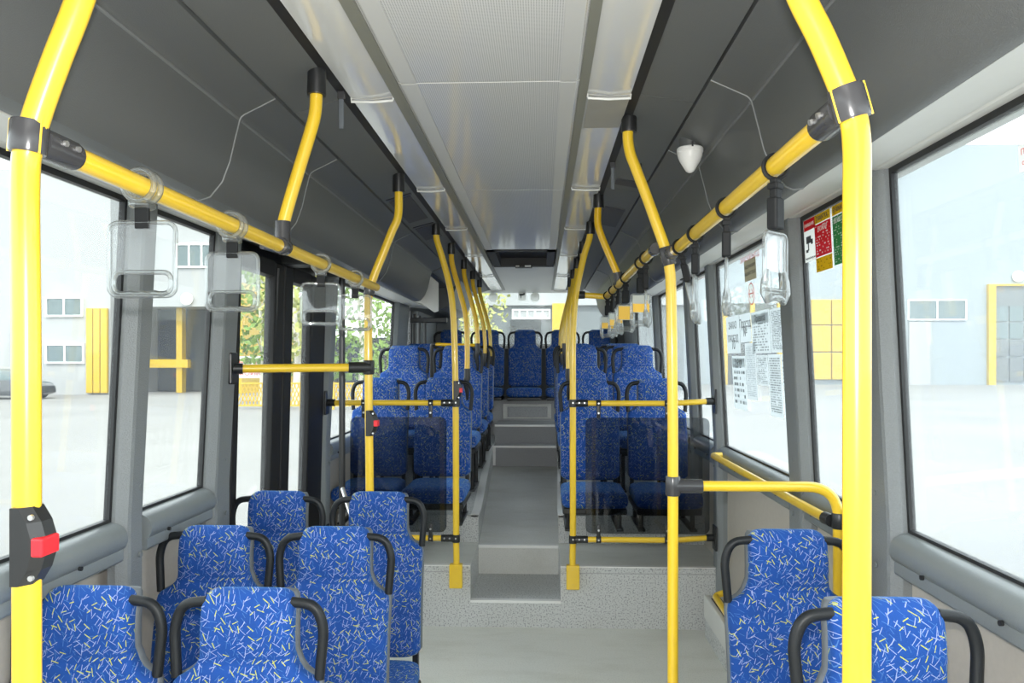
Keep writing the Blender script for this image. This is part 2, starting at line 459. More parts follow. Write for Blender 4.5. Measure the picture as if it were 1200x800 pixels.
m = MB().prism_x([(RISE, 0), (RISE, 0.145), (RISE+0.006, 0.15), (4.97, 0.15), (4.97, 0)], -0.41, 0.107); fpart('step', m, 'floor_vinyl')
fpart('nosing', MB().box(-0.41, 0.107, RISE-0.004, RISE+0.035, 0.140, 0.154), 'nosing')
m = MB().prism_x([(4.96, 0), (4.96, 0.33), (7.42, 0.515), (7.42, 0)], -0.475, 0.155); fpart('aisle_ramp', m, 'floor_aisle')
fpart('nosing', MB().box(-0.41, 0.107, 4.955, 4.99, 0.318, 0.336), 'nosing')
m = MB().prism_x([(7.38, 0.3), (7.38, 0.70), (7.70, 0.70), (7.70, 0.3)], -0.47, 0.15); fpart('step', m, 'riser_dark')
fpart('nosing', MB().box(-0.47, 0.15, 7.375, 7.41, 0.69, 0.706), 'nosing')
m = MB().prism_x([(7.66, 0.4), (7.66, 0.88), (8.36, 0.88), (8.36, 0.4)], -0.47, 0.15); fpart('step', m, 'riser_dark')
fpart('nosing', MB().box(-0.47, 0.15, 7.655, 7.70, 0.868, 0.886), 'nosing')
fpart('nosing', MB().box(-0.474, -0.445, 7.37, 7.376, 0.52, 0.70), 'nosing')
m = MB().box(XL, XR, 8.30, 9.0, 0.4, 1.10); fpart('bench_plinth', m, 'riser_dark')
fpart('plinth_cover', MB().box(-0.42, 0.10, 8.285, 8.30, 0.90, 1.06, 0.005), 'floor_aisle')
fpart('plinth_cover', MB().box(-0.37, 0.06, 8.275, 8.286, 0.92, 1.03, 0.004), 'riser_dark')

# ---- side walls: panels, pillars, ledges, bands
def side_wall(side):
    sg = -1 if side == 'left' else 1
    X = XL if sg < 0 else XR; P = PL if sg < 0 else PR
    T = EYE + (0.488 if sg < 0 else 0.540)         # window head
    SILL = 1.04
    if sg < 0:
        low = [(Y0, 3.05), (4.36, 6.9)]; wins = [(Y0+0.05, 2.25), (2.38, 2.87), (4.5, 6.40)]
        pil = [(2.25, 2.37), (2.87, 3.04), (4.36, 4.50), (6.40, 6.90)]
    else:
        low = [(Y0, 9.0)]; wins = [(Y0+0.05, 2.20), (2.36, 2.94), (3.12, 4.35), (4.47, 5.02), (5.16, 6.45), (6.60, 8.0)]
        pil = [(2.20, 2.36), (2.94, 3.12), (4.35, 4.47), (5.02, 5.16), (6.45, 6.60), (8.0, 8.95)]
    w = MB()
    for a, b in low: w.box(X+sg*(0.035 if sg < 0 else 0.0), X+sg*0.07, a, b, 0.0, SILL-0.02)
    wall = struct(w.build('wall_'+side, 'wall_panel'))
    # lower liner panels between pillars
    # pillars
    for i, (a, b) in enumerate(pil):
        big = (b-a) > 0.3
        m = MB()
        c = 0.022
        prof = [(X, a), (P+sg*0.03, a), (P+sg*0.004, a+c), (P, a+c+0.012), (P, b-c), (P+sg*0.012, b), (X, b)]
        m.loft([[(x, y, z) for x, y in prof] for z in (0.0, 1.04, T+0.03)])
        p = m.lean(sg).build('pillar', 'pillar', wall)
        if not big:
            # boxy lower cover, rounded off at its top
            m = MB(); e = 0.004; rg = []
            for z, k in ((0.0, 1.0), (1.19, 1.0), (1.225, 0.75), (1.25, 0.0)):
                f = P - sg*(0.001+e*k)
                rg.append([(X, a+c+0.004, z), (f+sg*0.004, a+c+0.004, z), (f, a+c+0.010, z), (f, b-0.004+0.004*k, z), (f+sg*0.006, b+0.006*k, z), (X, b+0.006*k, z)])
            if not (sg < 0 and a > 2.5): m.lean(sg).build('pillar_cover', 'pillar', wall)
            m = MB(); m.disc((P-sg*(0.001+e), (a+b)/2+0.02, 0.93), 0.009, 'x', 0.006, 12); m.disc((P-sg*(0.001+e), (a+b)/2+0.02, 1.14), 0.007, 'x', 0.006, 12)
            stuff(m.build('screw_cap', 'ledge', wall))
    # ledge under each window
    pr = [(0.0, 0.93), (0.048, 0.93), (0.052, 0.936), (0.052, 0.962), (0.050, 0.966), (0.058, 0.972), (0.064, 0.985), (0.066, 1.0), (0.062, 1.018), (0.052, 1.032), (0.034, 1.042), (0.012, 1.046), (0.0, 1.046)]
    for (a, b) in wins:
        m = MB(); m.prism([(X-sg*px, pz) for px, pz in pr], a+0.004, b-0.004)
        m.build('window_ledge', 'ledge', wall, smooth=True, angle=30)
        m = MB(); y = a+0.12
        while y < b-0.08:
            m.disc((X-sg*0.066, y, 0.972), 0.006, 'x', 0.008, 10); y += 0.34
        stuff(m.build('ledge_screw', 'seal', wall))
    # band above the windows
    h = EYE
    if sg < 0: bp = [(X-0.03, T+0.03), (X+0.048, T), (-1.205, T-0.002), (-1.19, T+0.006), (-1.185, T+0.012), (-1.18, h+.479), (-1.09, h+.468), (-1.0, h+.458), (-0.995, h+.49), (-1.17, h+.60), (X-0.03, T+0.12)]
    else: bp = [(X+0.03, T+0.03), (X-0.050, T), (0.945, T-0.002), (0.932, T+0.002), (0.926, T+0.010), (0.922, h+.533), (0.80, h+.497), (0.71, h+.468), (0.70, h+.50), (0.90, h+.60), (X+0.03, T+0.12)]
    segs = [(Y0, 3.05), (4.36, 6.9)] if sg < 0 else [(Y0, 8.9)]
    for a, b in segs:
        MB().prism(bp, a, b).build('window_header', 'band', wall)
    return wall, wins, T
wall_l, wins_l, TL = side_wall('left')
wall_r, wins_r, TR = side_wall('right')

wi = 0
def window(X, sg, a, b, T, mat):
    global wi; wi += 1
    w = thing('window_%d' % wi, '', '', (X, (a+b)/2, 1.04)); del w['label']; del w['category']; struct(w)
    MB().box(X-0.003, X+0.003, a, b, 1.04, T+0.01).lean(sg).build('pane', mat, w)
    f = MB(); t = 0.013
    f.box(X-sg*0.012, X+sg*0.006, a, a+t, 1.04, T); f.box(X-sg*0.012, X+sg*0.006, b-t, b, 1.04, T)
    f.box(X-sg*0.012, X+sg*0.006, a+t, b-t, 1.04, 1.055); f.box(X-sg*0.012, X+sg*0.006, a+t, b-t, T-0.017, T)
    f.lean(sg).build('window_seal', 'seal', w)
    return w
for a, b in wins_l: window(XL, -1, a, b, TL, 'glass')
for a, b in wins_r: window(XR, 1, a, b, TR, 'glass_hazy')

# ---- middle door (left) : two glazed leaves
TD = TL
d1 = thing('door_1', '', '', (XL, 3.7, -0.1)); del d1['label']; del d1['category']; struct(d1)
MB().box(XL-0.02, XL, 3.05, 4.36, -0.30, -0.02).build('threshold', 'black', d1)
for a, b, s0, s1 in ((3.06, 3.64, 0.06, 0.13), (3.655, 4.35, 0.12, 0.28)):
    m = MB()
    m.box(XL-0.03, XL+0.02, a, a+s0, 0.02, TD-0.03, 0.008); m.box(XL-0.03, XL+0.02, b-s1, b, 0.02, TD-0.03, 0.008)
    m.box(XL-0.03, XL+0.02, a+s0, b-s1, 0.02, 0.16); m.box(XL-0.03, XL+0.02, a+s0, b-s1, TD-0.10, TD-0.03)
    lf = m.lean(-1).build('door_leaf', 'door_black', d1)
    MB().box(XL-0.006, XL, a+s0, b-s1, 0.16, TD-0.10).lean(-1).build('pane', 'glass', lf)
    g = MB(); g.tube([(XL+0.022, b-s1+0.03, 0.05), (XL+0.022, b-s1+0.03, 1.04), (XL+0.022, b-s1+0.03, TD-0.06)], 0.008, 8); g.lean(-1).build('rubber_seal', 'seal', lf)
# recess and drive above the door
MB().box(XL-0.03, XL+0.0, 3.05, 4.36, TD-0.03, TD+0.12).build('door_header', 'black', d1)
MB().box(XL+0.005, -0.99, 3.06, 4.35, TD+0.03, TD+0.09).build('drive_cover', 'black', d1)
m = MB(); m.tube([(-1.20, 3.25, TD+0.0), (-1.12, 3.95, TD+0.015)], 0.012, 8); m.tube([(-1.14, 3.5, TD+0.01), (-1.05, 4.04, TD-0.01)], 0.010, 8)
m.build('drive_arm', 'metal', d1)
m = MB(); m.box(-1.16, -1.06, 4.0, 4.12, TD-0.05, TD+0.04, 0.008); m.box(-1.22, -1.08, 3.55, 3.70, TD-0.04, TD+0.03, 0.008); m.build('drive_motor', 'black', d1)
m = MB(); m.tube([(-1.06, 4.04, 0.10), (-1.06, 4.04, TD)], 0.017, 12); m.build('door_shaft', 'black', d1)
m = MB(); m.tube([(-1.06, 4.04, 0.86), (-1.0, 3.95, 0.76), (-0.94, 3.88, 0.66)], 0.012, 8); m.tube([(-0.94, 3.88, 0.66), (-1.06, 4.04, 0.58)], 0.011, 8); m.build('door_lever', 'metal', d1)

# rear left side: closed back door with its shafts
d2 = thing('door_2', '', '', (XL, 7.5, 0.0)); del d2['label']; del d2['category']; struct(d2)
MB().box(XL-0.05, XL-0.0, 6.9, 9.0, 0.0, 1.04).build('door_lower', 'pillar', d2)
MB().box(XL-0.004, XL, 6.95, 7.55, 1.04, TL-0.02).build('pane', 'glass', d2)
m = MB(); m.box(XL-0.03, XL+0.01, 6.9, 6.96, 1.04, TL); m.box(XL-0.03, XL+0.01, 7.54, 7.62, 1.04, TL); m.build('door_stile', 'black', d2)
MB().box(XL-0.05, PL+0.02, 7.62, 9.0, 1.04, TL+0.2, 0.02).build('corner_panel', 'pillar', d2)
m = MB()
for y in (6.95, 7.2, 7.5): m.tube([(-1.16+0.02*(y-6.9), y, 0.9), (-1.16+0.02*(y-6.9), y, 1.95)], 0.016, 10)
m.build('door_shaft', 'black', d2)
MB().box(-1.19, -0.86, 6.9, 6.98, 1.87, 1.915, 0.006).build('door_beam', 'black', d2)
MB().box(XL, -1.02, 6.9, 8.9, TL+0.0, TL+0.1).build('door_header', 'black', d2)

# ---- ceiling: one shell outside, countable liner pieces inside
cs = MB(); cs.box(XL-0.06, XR+0.06, Y0, Y1+0.1, CZ+0.10, CZ+0.14); cs.box(XL-0.06, XL-0.03, Y0, Y1, TL+0.02, CZ+0.12); cs.box(XR+0.03, XR+0.06, Y0, Y1, TR+0.02, CZ+0.12)
ceil = struct(cs.build('ceiling', 'headlining'))
def strip(name, prof, y0, y1, mat, smooth=False):
    return MB().prism(prof, y0, y1).build(name, mat, ceil, smooth=smooth, angle=35)
# perforated centre panels
cuts = [Y0, -0.4, 0.88, 2.17, 3.55, 5.45]
for a, b in zip(cuts[:-1], cuts[1:]):
    strip('ceiling_panel', [(-0.41, CZ), (-0.40, CZ-0.003), (0.097, CZ-0.003), (0.107, CZ), (0.107, CZ+0.02), (-0.41, CZ+0.02)], a+0.004, b-0.004, 'perforated')
    MB().box(-0.40, -0.355, a+0.004, b-0.004, CZ-0.006, CZ-0.002).build('panel_border', 'headlining', ceil)
    MB().box(0.052, 0.097, a+0.004, b-0.004, CZ-0.006, CZ-0.002).build('panel_border', 'headlining', ceil)
strip('ceiling_panel', [(-0.41, CZ), (0.107, CZ), (0.107, CZ+0.02), (-0.41, CZ+0.02)], 6.45, 8.6, 'headlining')
MB().box(-0.41, 0.107, 5.45, 6.45, CZ+0.06, CZ+0.09).build('hatch_well', 'black', ceil)
m = MB(); m.box(-0.40, 0.097, 5.50, 5.56, CZ-0.008, CZ+0.06); m.box(-0.40, 0.097, 6.38, 6.45, CZ-0.008, CZ+0.06); m.box(-0.40, -0.34, 5.5, 6.45, CZ-0.008, CZ+0.06); m.box(0.037, 0.097, 5.5, 6.45, CZ-0.008, CZ+0.06)
m.build('hatch_frame', 'grille', ceil)
m = MB(); m.box(-0.22, -0.08, 6.30, 6.36, CZ-0.03, CZ-0.005, 0.005); m.build('hatch_handle', 'black', ceil)
m = MB(); m.box(-0.215, -0.185, 6.29, 6.30, CZ-0.022, CZ-0.014); m.box(-0.14, -0.09, 6.29, 6.30, CZ-0.024, CZ-0.012); m.build('hatch_catch', 'white', ceil)
for sg, x_in, x_mid, x_out in ((-1, -0.41, -0.442, -0.57), (1, 0.107, 0.133, 0.262)):
    strip('ceiling_rail', [(x_in, CZ-0.008), (x_mid, CZ-0.008), (x_mid, CZ+0.03), (x_in, CZ+0.03)], Y0, 8.6, 'olive')
    cc = [Y0, -0.2, 0.95, 2.28, 3.50, 4.55, 5.7, 7.1, 8.6]
    for a, b in zip(cc[:-1], cc[1:]):
        xm = (x_mid+x_out)/2
        strip('light_cover', [(x_mid, CZ-0.002), (xm, CZ-0.010), (x_out, CZ-0.006), (x_out, CZ+0.02), (x_mid, CZ+0.02)], a+0.006, b-0.006, 'cover', True)
        m = MB(); m.tube([(x_mid, b, CZ+0.0), (x_mid-(-sg)*0.004, b, CZ-0.014), (xm, b, CZ-0.018), (x_out, b, CZ-0.016), (x_out, b, CZ+0.0)], 0.004, 8)
        m.build('cover_bracket', 'bracket_white', ceil)
    strip('ceiling_channel', [(x_out, CZ-0.004), (x_out+sg*0.028, CZ-0.008), (x_out+sg*0.028, CZ+0.03), (x_out, CZ+0.03)], Y0, 8.6, 'channel')
    m = MB(); m.box(x_mid+sg*0.006, x_out-sg*0.004, 2.30, 2.58, CZ-0.013, CZ-0.009)
    if sg > 0: m.build('speaker_grille', 'vent_beige', ceil)

# dark liner between the light covers and the air ducts, then the ducts, in pieces
def mirror(prof, right): return prof
Z = lambda h: EYE + h
LPAN = [(-0.598, Z(.782)), (-0.742, Z(.742)), (-0.742, Z(.77)), (-0.598, Z(.81))]
LUP = [(-0.748, Z(.735)), (-0.85, Z(.683)), (-0.85, Z(.73)), (-0.748, Z(.77))]
LDUCT = [(-0.748, Z(.735)), (-0.80, Z(.7095)), (-0.836, Z(.692)), (-0.845, Z(.685)), (-0.8505, Z(.675)), (-0.854, Z(.66)), (-0.864, Z(.62)), (-0.878, Z(.56)), (-0.90, Z(.502)), (-0.935, Z(.460)), (-0.965, Z(.452)), (-0.985, Z(.455)), (-1.01, Z(.48)), (-1.17, Z(.60)), (-1.17, Z(.74)), (-0.87, Z(.78)), (-0.748, Z(.78))]
RPAN = [(0.29, Z(.785)), (0.447, Z(.758)), (0.447, Z(.785)), (0.29, Z(.81))]
RUP = [(0.453, Z(.752)), (0.562, Z(.703)), (0.562, Z(.74)), (0.453, Z(.78))]
RDUCT = [(0.453, Z(.752)), (0.50, Z(.7305)), (0.547, Z(.709)), (0.556, Z(.702)), (0.5615, Z(.692)), (0.565, Z(.68)), (0.578, Z(.63)), (0.594, Z(.565)), (0.617, Z(.508)), (0.652, Z(.464)), (0.672, Z(.456)), (0.695, Z(.459)), (0.72, Z(.48)), (0.90, Z(.60)), (0.90, Z(.75)), (0.58, Z(.79)), (0.453, Z(.79))]
for pan, up, du, seams, last in ((LPAN, LUP, LDUCT, [Y0, 0.3, 2.13, 2.78, 4.4, 5.90], 8.6), (RPAN, RUP, RDUCT, [Y0, 0.5, 2.08, 2.77, 4.5, 6.4, 8.2], 8.6)):
    ps = [Y0, -0.3, 1.1, 2.28, 3.5, 4.7, 5.9, 7.2, 8.6]
    for a, b in zip(ps[:-1], ps[1:]): strip('liner_panel', pan, a+0.0015, b-0.0015, 'duct_panel')
    for a, b in zip(seams[:-1], seams[1:]):
        # rounded seams: the cover is a little fuller in the middle than at its ends
        cxm = sum(p[0] for p in du)/len(du); czm = sum(p[1] for p in du)/len(du)
        rings = []
        for y, k in ((a+0.0008, 0.985), (a+0.004, 0.994), (a+0.012, 1.0), ((a+b)/2, 1.0), (b-0.012, 1.0), (b-0.004, 0.994), (b-0.0008, 0.985)):
            rings.append([(cxm+(x-cxm)*k, y, czm+(z-czm)*k) for x, z in du])
        MB().loft(rings).build('duct_cover', 'duct', ceil, smooth=True, angle=32)
    y0_, y1_ = seams[0], seams[-1]
    sgx = -1 if du[0][0] < 0 else 1
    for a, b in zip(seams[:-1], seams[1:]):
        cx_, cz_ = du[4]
        MB().tube([(cx_+0.0*sgx, a+0.012, cz_+0.002), (cx_, b-0.012, cz_+0.002)], 0.0045, 8).build('crease_highlight', 'duct_highlight', ceil, smooth=True)  # added bead in paler grey, painting the highlight along the crease
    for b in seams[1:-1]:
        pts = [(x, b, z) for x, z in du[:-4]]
        MB().tube(pts, 0.0032, 6).build('seam_highlight', 'duct_highlight', ceil, smooth=True)  # added pale strip that paints the light edge line of each seam
# end plate of the left duct, and the smaller rear duct behind it
m = MB(); m.prism([(-0.80, Z(.60)), (-0.80, Z(.38)), (-0.83, Z(.37)), (-0.93, Z(.44)), (-1.05, Z(.47)), (-1.05, Z(.62)), (-0.87, Z(.66))], 5.91, 5.93); m.build('duct_end_plate', 'band', ceil)
m = MB(); m.prism([(-0.80, Z(.72)), (-0.86, Z(.52)), (-0.95, Z(.48)), (-1.24, Z(.50)), (-1.24, Z(.72))], 7.2, 8.85); m.build('duct_cover', 'duct', ceil)
strip('duct_top', LUP, 5.95, 8.6, 'duct')
m = MB(); m.box(-1.24, -0.86, 5.95, 7.2, Z(.68), Z(.71)); m.build('liner_panel', 'duct', ceil)
# loudspeakers / vents on the left liner
for y0, y1 in ((3.60, 4.15), (4.35, 4.75)):
    m = MB(); m.loft([[(-0.62, y, Z(.772)), (-0.72, y, Z(.744)), (-0.72, y, Z(.752)), (-0.62, y, Z(.780))] for y in (y0, y1)]); m.build('speaker_grille', 'grille', ceil)
    m = MB(); m.loft([[(-0.61, y, Z(.774)), (-0.725, y, Z(.742)), (-0.725, y, Z(.75)), (-0.61, y, Z(.782))] for y in (y0-0.05, y0-0.02)]); m.build('vent_slot', 'black', ceil)
for y0, y1 in ((3.30, 3.40), (3.9, 4.4)):
    m = MB(); m.loft([[(0.32, y, Z(.776)), (0.42, y, Z(.757)), (0.42, y, Z(.765)), (0.32, y, Z(.785))] for y in (y0, y1)]); m.build('vent_slot', 'grille', ceil)

# ---- rear wall with its window, rear corner pillars
rw = MB(); rw.box(XL-0.05, XR+0.05, Y1, Y1+0.08, 0.4, 1.70)
wall_b = struct(rw.build('wall_back', 'facade_grey'))
MB().box(-1.15, 0.92, Y1-0.12, Y1, 1.66, 1.705, 0.01).build('window_ledge', 'band', wall_b)
m = MB(); m.box(XL-0.05, -0.98, Y1-0.03, Y1+0.08, 1.70, CZ+0.1); m.build('corner_pillar', 'pillar', wall_b)
m = MB(); m.prism_x([(Y1-0.05, 1.70), (Y1+0.08, 1.70), (Y1+0.08, CZ+0.1), (Y1-0.05, CZ+0.1)], 0.86, XR+0.05)
m.build('corner_pillar', 'pillar', wall_b)
m = MB(); m.loft([[(0.62, y, 1.70), (0.90, y, 1.70), (0.90, y, CZ), (0.80, y, CZ)] for y in (Y1-0.06, Y1+0.02)]); m.build('corner_pillar', 'pillar', wall_b)
MB().box(XL, XR, Y1-0.36, Y1+0.08, CZ+0.0, CZ+0.06).build('rear_header', 'headlining', wall_b)
wi += 1
wr = thing('window_%d' % wi, '', '', (-0.13, Y1, 1.7)); del wr['label']; del wr['category']; struct(wr)
MB().box(-0.98, 0.88, Y1+0.02, Y1+0.026, 1.70, CZ+0.02).build('pane', 'glass_rear', wr)
m = MB(); m.box(-0.98, 0.88, Y1-0.0, Y1+0.03, 1.70, 1.715); m.build('window_seal', 'seal', wr)
# front end behind the camera: dash wall and windscreen
fw = MB(); fw.box(XL-0.05, XR+0.05, Y0-0.08, Y0, -0.06, 0.85); fw.box(XL-0.05, XR+0.05, Y0-0.08, Y0, 2.15, CZ+0.14); fw.box(-0.14, -0.10, Y0-0.06, Y0, 0.85, 2.15)
struct(fw.build('wall_front', 'pillar'))
wi += 1
wf = struct(MB().box(XL, XR, Y0-0.05, Y0-0.044, 0.85, 2.15).build('window_%d' % wi, 'glass'))

# ================================================================== SEATS
def back_w(z):
    K = [(0.0, .150), (0.012, .172), (0.03, .184), (0.40, .185), (0.418, .182), (0.430, .172), (0.437, .158), (0.446, .143), (0.460, .129), (0.475, .122), (0.492, .1180), (0.60, .1175), (0.622, .112), (0.634, .102), (0.64, .085)]
    for (a, wa), (b, wb) in zip(K[:-1], K[1:]):
        if z <= b: return wa+(wb-wa)*(z-a)/(b-a)
    return K[-1][1]
ZS = [0.0, 0.006, 0.012, 0.03, 0.08, 0.14, 0.20, 0.26, 0.32, 0.37, 0.40, 0.418, 0.430, 0.437, 0.446, 0.460, 0.475, 0.492, 0.53, 0.57, 0.60, 0.612, 0.622, 0.630, 0.636, 0.64]
def back_y(z):      # front surface of the backrest, leaning to the rear, a soft fold under the headrest
    y = 0.085*z/0.64 + 0.018*math.sin(PI*min(1, z/0.42)) * -1
    y += 0.010*math.exp(-((z-0.47)/0.02)**2) - 0.008*math.exp(-((z-0.56)/0.06)**2)
    if z > 0.60: y += 0.030*((z-0.60)/0.04)**2
    if z < 0.03: y += 0.02*((0.03-z)/0.03)**2
    return y
def sring(w, y0, t, z, n=28, e=5.0):
    r = []
    for k in range(n):
        a = 2*PI*(k+0.5)/n; c, s_ = math.cos(a), math.sin(a)
        r.append((w*math.copysign(abs(c)**(2/e), c), y0+t/2+t/2*math.copysign(abs(s_)**(2/3.2), s_), z))
    return r
def make_seat(floor_drop, mat='fabric'):
    root = thing('bus_seat', '', '', (0, 0, 0)); del root['at']
    t = 0.062
    def thick(z): 
        k = 1.0
        if z > 0.60: k = math.sqrt(max(0.02, 1-((z-0.60)/0.042)**2))
        return t*k
    m = MB(); m.loft([sring(back_w(z), back_y(z), thick(z), z) for z in ZS])
    b = m.build('backrest', mat, root, smooth=True, angle=60, uvf=lambda v: (v[0]+3+v[1]*0.6, v[2]+3))
    m = MB(); m.loft([sring(back_w(z)+0.0045, back_y(z)+thick(z)*0.62, 0.040, z, 24, 6) for z in ZS if 0.0 <= z <= 0.632])
    sh = m.build('back_shell', 'shell', root, smooth=True, angle=50)
    for s in (-1, 1):
        yb = back_y(0.58)+0.035
        pts = fillet([(s*0.108, yb, 0.612), (s*0.168, yb, 0.606), (s*0.190, yb, 0.55), (s*0.180, back_y(.42)+0.04, 0.425)], 0.045, 6)
        m = MB(); m.tube(pts, 0.0130, 12); h = m.build('grab_handle', 'hoop', root, smooth=True, angle=60)
        if not sh.get('x'): pass
    # cushion
    rings = []
    for y, z0, z1, w in ((-0.44, -0.07, -0.035, 0.17), (-0.437, -0.085, -0.018, 0.182), (-0.425, -0.095, -0.006, 0.188), (-0.40, -0.10, 0.0, 0.190), (-0.25, -0.10, -0.006, 0.190), (-0.05, -0.10, -0.004, 0.190), (-0.01, -0.10, -0.006, 0.188), (0.03, -0.09, -0.014, 0.18)):
        n = 28; r = []
        for k in range(n):
            a = 2*PI*(k+0.5)/n; c, s_ = math.cos(a), math.sin(a)
            r.append((w*math.copysign(abs(c)**(2/6), c), y, (z0+z1)/2+(z1-z0)/2*math.copysign(abs(s_)**(2/3.6), s_)))
        rings.append(r)
    m = MB(); m.loft(rings); m.build('seat_cushion', mat, root, smooth=True, angle=60, uvf=lambda v: (v[0]+1, v[1]+v[2]*1.2+5))
    m = MB(); m.box(-0.185, 0.185, -0.41, 0.06, -0.135, -0.098, 0.01); m.build('seat_pan', 'black', root)
    d = floor_drop
    if d > 0.14:
        for s in (-1, 1):
            m = MB(); m.tube([(s*0.15, -0.30, -0.13), (s*0.15, -0.30, -d+0.012)], 0.014, 8); m.tube([(s*0.15, 0.0, -0.13), (s*0.15, 0.0, -d+0.012)], 0.014, 8)
            m.box(s*0.15-0.02, s*0.15+0.02, -0.35, 0.05, -d, -d+0.014, 0.003)
            m.build('leg', 'black', root, smooth=True, angle=50)
        m = MB(); m.tube([(-0.15, -0.28, -0.15), (0.15, -0.28, -0.15)], 0.013, 8); m.build('cross_tube', 'black', root)
    # back frame joining cushion and backrest
    for s in (-1, 1):
        m = MB(); m.box(s*0.160-0.012, s*0.160+0.012, 0.055, 0.085, -0.12, 0.18, 0.004); m.build('back_bracket', 'black', root)
    return root
protos = {}
def seat(x, y, z, drop, label, group, rz=0.0):
    k = round(drop, 3)
    if k not in protos:
        r = make_seat(drop); protos[k] = r
    else: r = copy_tree(protos[k])
    r.location = (x, y, z); r.rotation_euler = (0, 0, rz)
    r['label'] = label; r['category'] = 'seat'; r['group'] = group
    return r
# y given here is the plane of the headrest front
def place(x, y, top, floor, label, group): 
    return seat(x, y-0.07, top-0.64, (top-0.64)-floor, label, group)
G1 = 'blue patterned seats on the low floor'
place(-1.142, 1.86, 0.955, 0, 'blue patterned seat in the nearest left row, by the window behind the left front pole', G1)
place(-0.732, 1.86, 0.955, 0, 'blue patterned seat in the nearest left row, on the aisle side', G1)
place(-1.095, 2.50, 0.972, 0, 'blue patterned seat in the second left row, against the left window wall', G1)
place(-0.688, 2.50, 0.972, 0, 'blue patterned seat in the second left row, on the aisle side', G1)
place(-1.085, 3.08, 0.990, 0, 'blue patterned seat in the third left row, beside the middle door', G1)
place(-0.668, 3.08, 0.990, 0, 'blue patterned seat in the third left row, aisle side, before the glass partition', G1)
place(0.717, 1.60, 1.028, 0, 'blue single seat at the right edge of the photo, behind the right front pole', G1)
place(0.745, 2.33, 1.012, 0, 'blue single seat on the right side, beside the heater and under the bent yellow rail', G1)
G2 = 'blue patterned seats on the raised rear platform'
rows = [(5.03, 1.415, 0.533, 'first'), (5.90, 1.645, 0.59, 'second'), (6.65, 1.675, 0.65, 'third'), (7.36, 1.69, 0.708, 'fourth')]
for y, top, flz, nm in rows:
    place(-1.07, y, top, flz, 'blue seat in the %s row of the rear platform, left side, window seat' % nm, G2)
    place(-0.65, y, top, flz, 'blue seat in the %s row of the rear platform, left side, aisle seat' % nm, G2)
    yy = y-0.12 if nm == 'first' else y
    place(0.305, yy, top, flz, 'blue seat in the %s row of the rear platform, right side, aisle seat' % nm, G2)
    place(0.732, yy, top, flz, 'blue seat in the %s row of the rear platform, right side, window seat' % nm, G2)
for k, nm in enumerate(('at the left end of', 'left of the middle of', 'in the middle of', 'right of the middle of', 'at the right end of')):
    place(-0.19+(k-2)*0.42, 8.65, 1.875, 1.10, 'dark blue seat %s the rear bench under the back window' % nm, 'dark blue seats of the rear bench')

# ================================================================== YELLOW RAILS
def cap_part(root, x, y, z0, z1, r=0.026):
    m = MB(); m.tube([(x, y, z0), (x, y, z0+0.004), (x, y, z1)], [r*0.96, r, r*0.92], 18); m.build('end_cap', 'black', root, smooth=True)
    m = MB(); m.tube([(x, y, z1), (x, y, CZ-0.004)], 0.010, 10); m.build('stud', 'black', root)
def collar(root, p, axis, r, h, mat='clamp', bolts=True):
    """split clamp around a tube; axis is its direction"""
    p = Vector(p); a = Vector(axis).normalized()
    m = MB(); m.tube([p-a*h/2, p-a*(h/2-0.004), p+a*(h/2-0.004), p+a*h/2], [r*0.92, r, r, r*0.92], 20)
    c = m.build('clamp', mat, root, smooth=True, angle=35)
    return c
def pole(name, label, pts, r, cap=None, mat='yellow', group='yellow grab poles', smooth_n=8, foot=None):
    base = pts[0]
    root = thing(name, label, 'pole', tuple(base), group)
    m = MB(); m.tube(spline(pts, smooth_n), r, 20); m.build('tube', mat, root, smooth=True, angle=60)
    if cap:
        x, y, z0 = pts[-1]; cap_part(root, x, y, z0-0.03, cap)
    if foot:
        MB().tube([(base[0], base[1], base[2]), (base[0], base[1], base[2]+0.012)], 0.045, 20).build('foot_flange', mat, root, smooth=True)
    return root
def H(h): return EYE+h
# near left pole
yA = 1.035
pA = pole('grab_pole', 'thick yellow pole at the left edge, nearest the camera, with the large stop button',
     [(-0.7090, yA, 0.0), (-0.7110, yA, 0.8), (-0.7120, yA, 1.5), (-0.7140, yA, H(.24)), (-0.7070, yA, H(.30)), (-0.6950, yA, H(.345)), (-0.6680, yA, H(.4175)), (-0.6400, yA, H(.487)), (-0.6130, yA, H(.57)), (-0.5990, yA, H(.66)), (-0.5950, yA, H(.745))], 0.0182, cap=H(.775), foot=True)
def tee(root, p, axis_pole, axis_rail, rp, rr):
    p = Vector(p); a = Vector(axis_pole).normalized(); b = Vector(axis_rail).normalized()
    m = MB(); m.tube([p-a*0.022, p-a*0.018, p+a*0.018, p+a*0.022], [rp*0.95, rp, rp, rp*0.95], 22)
    q = p+b*(rp*0.7)
    m.tube([q, q+b*0.078, q+b*0.084], [rr, rr, rr*0.93], 20)
    c = m.build('tee_clamp', 'clamp', root, smooth=True, angle=35)
    m = MB(); s = a.cross(b).normalized()
    for k in (0.03, 0.06):
        for sg in (-1, 1):
            m.tube([q+b*k+s*sg*(rr-0.002)+a*0.006, q+b*k+s*sg*(rr+0.003)+a*0.006], 0.0045, 8)
    stuff(m.build('clamp_screw', 'metal', root))
    m = MB(); n_ = 20
    for sg in (-1, 1):
        m.tube([p-a*0.0225+s*0.0-b*(rp*0.35)+Vector((0, 0, 0))+s*sg*rp*0.93, p+a*0.0225-b*(rp*0.35)+s*sg*rp*0.93], 0.0016, 6)
    stuff(m.build('clamp_seam', 'yellow', root))
tee(pA, (-0.709, yA, H(.308)), (0.08, 0, 1), (0, 1, 0), 0.0242, 0.0222)
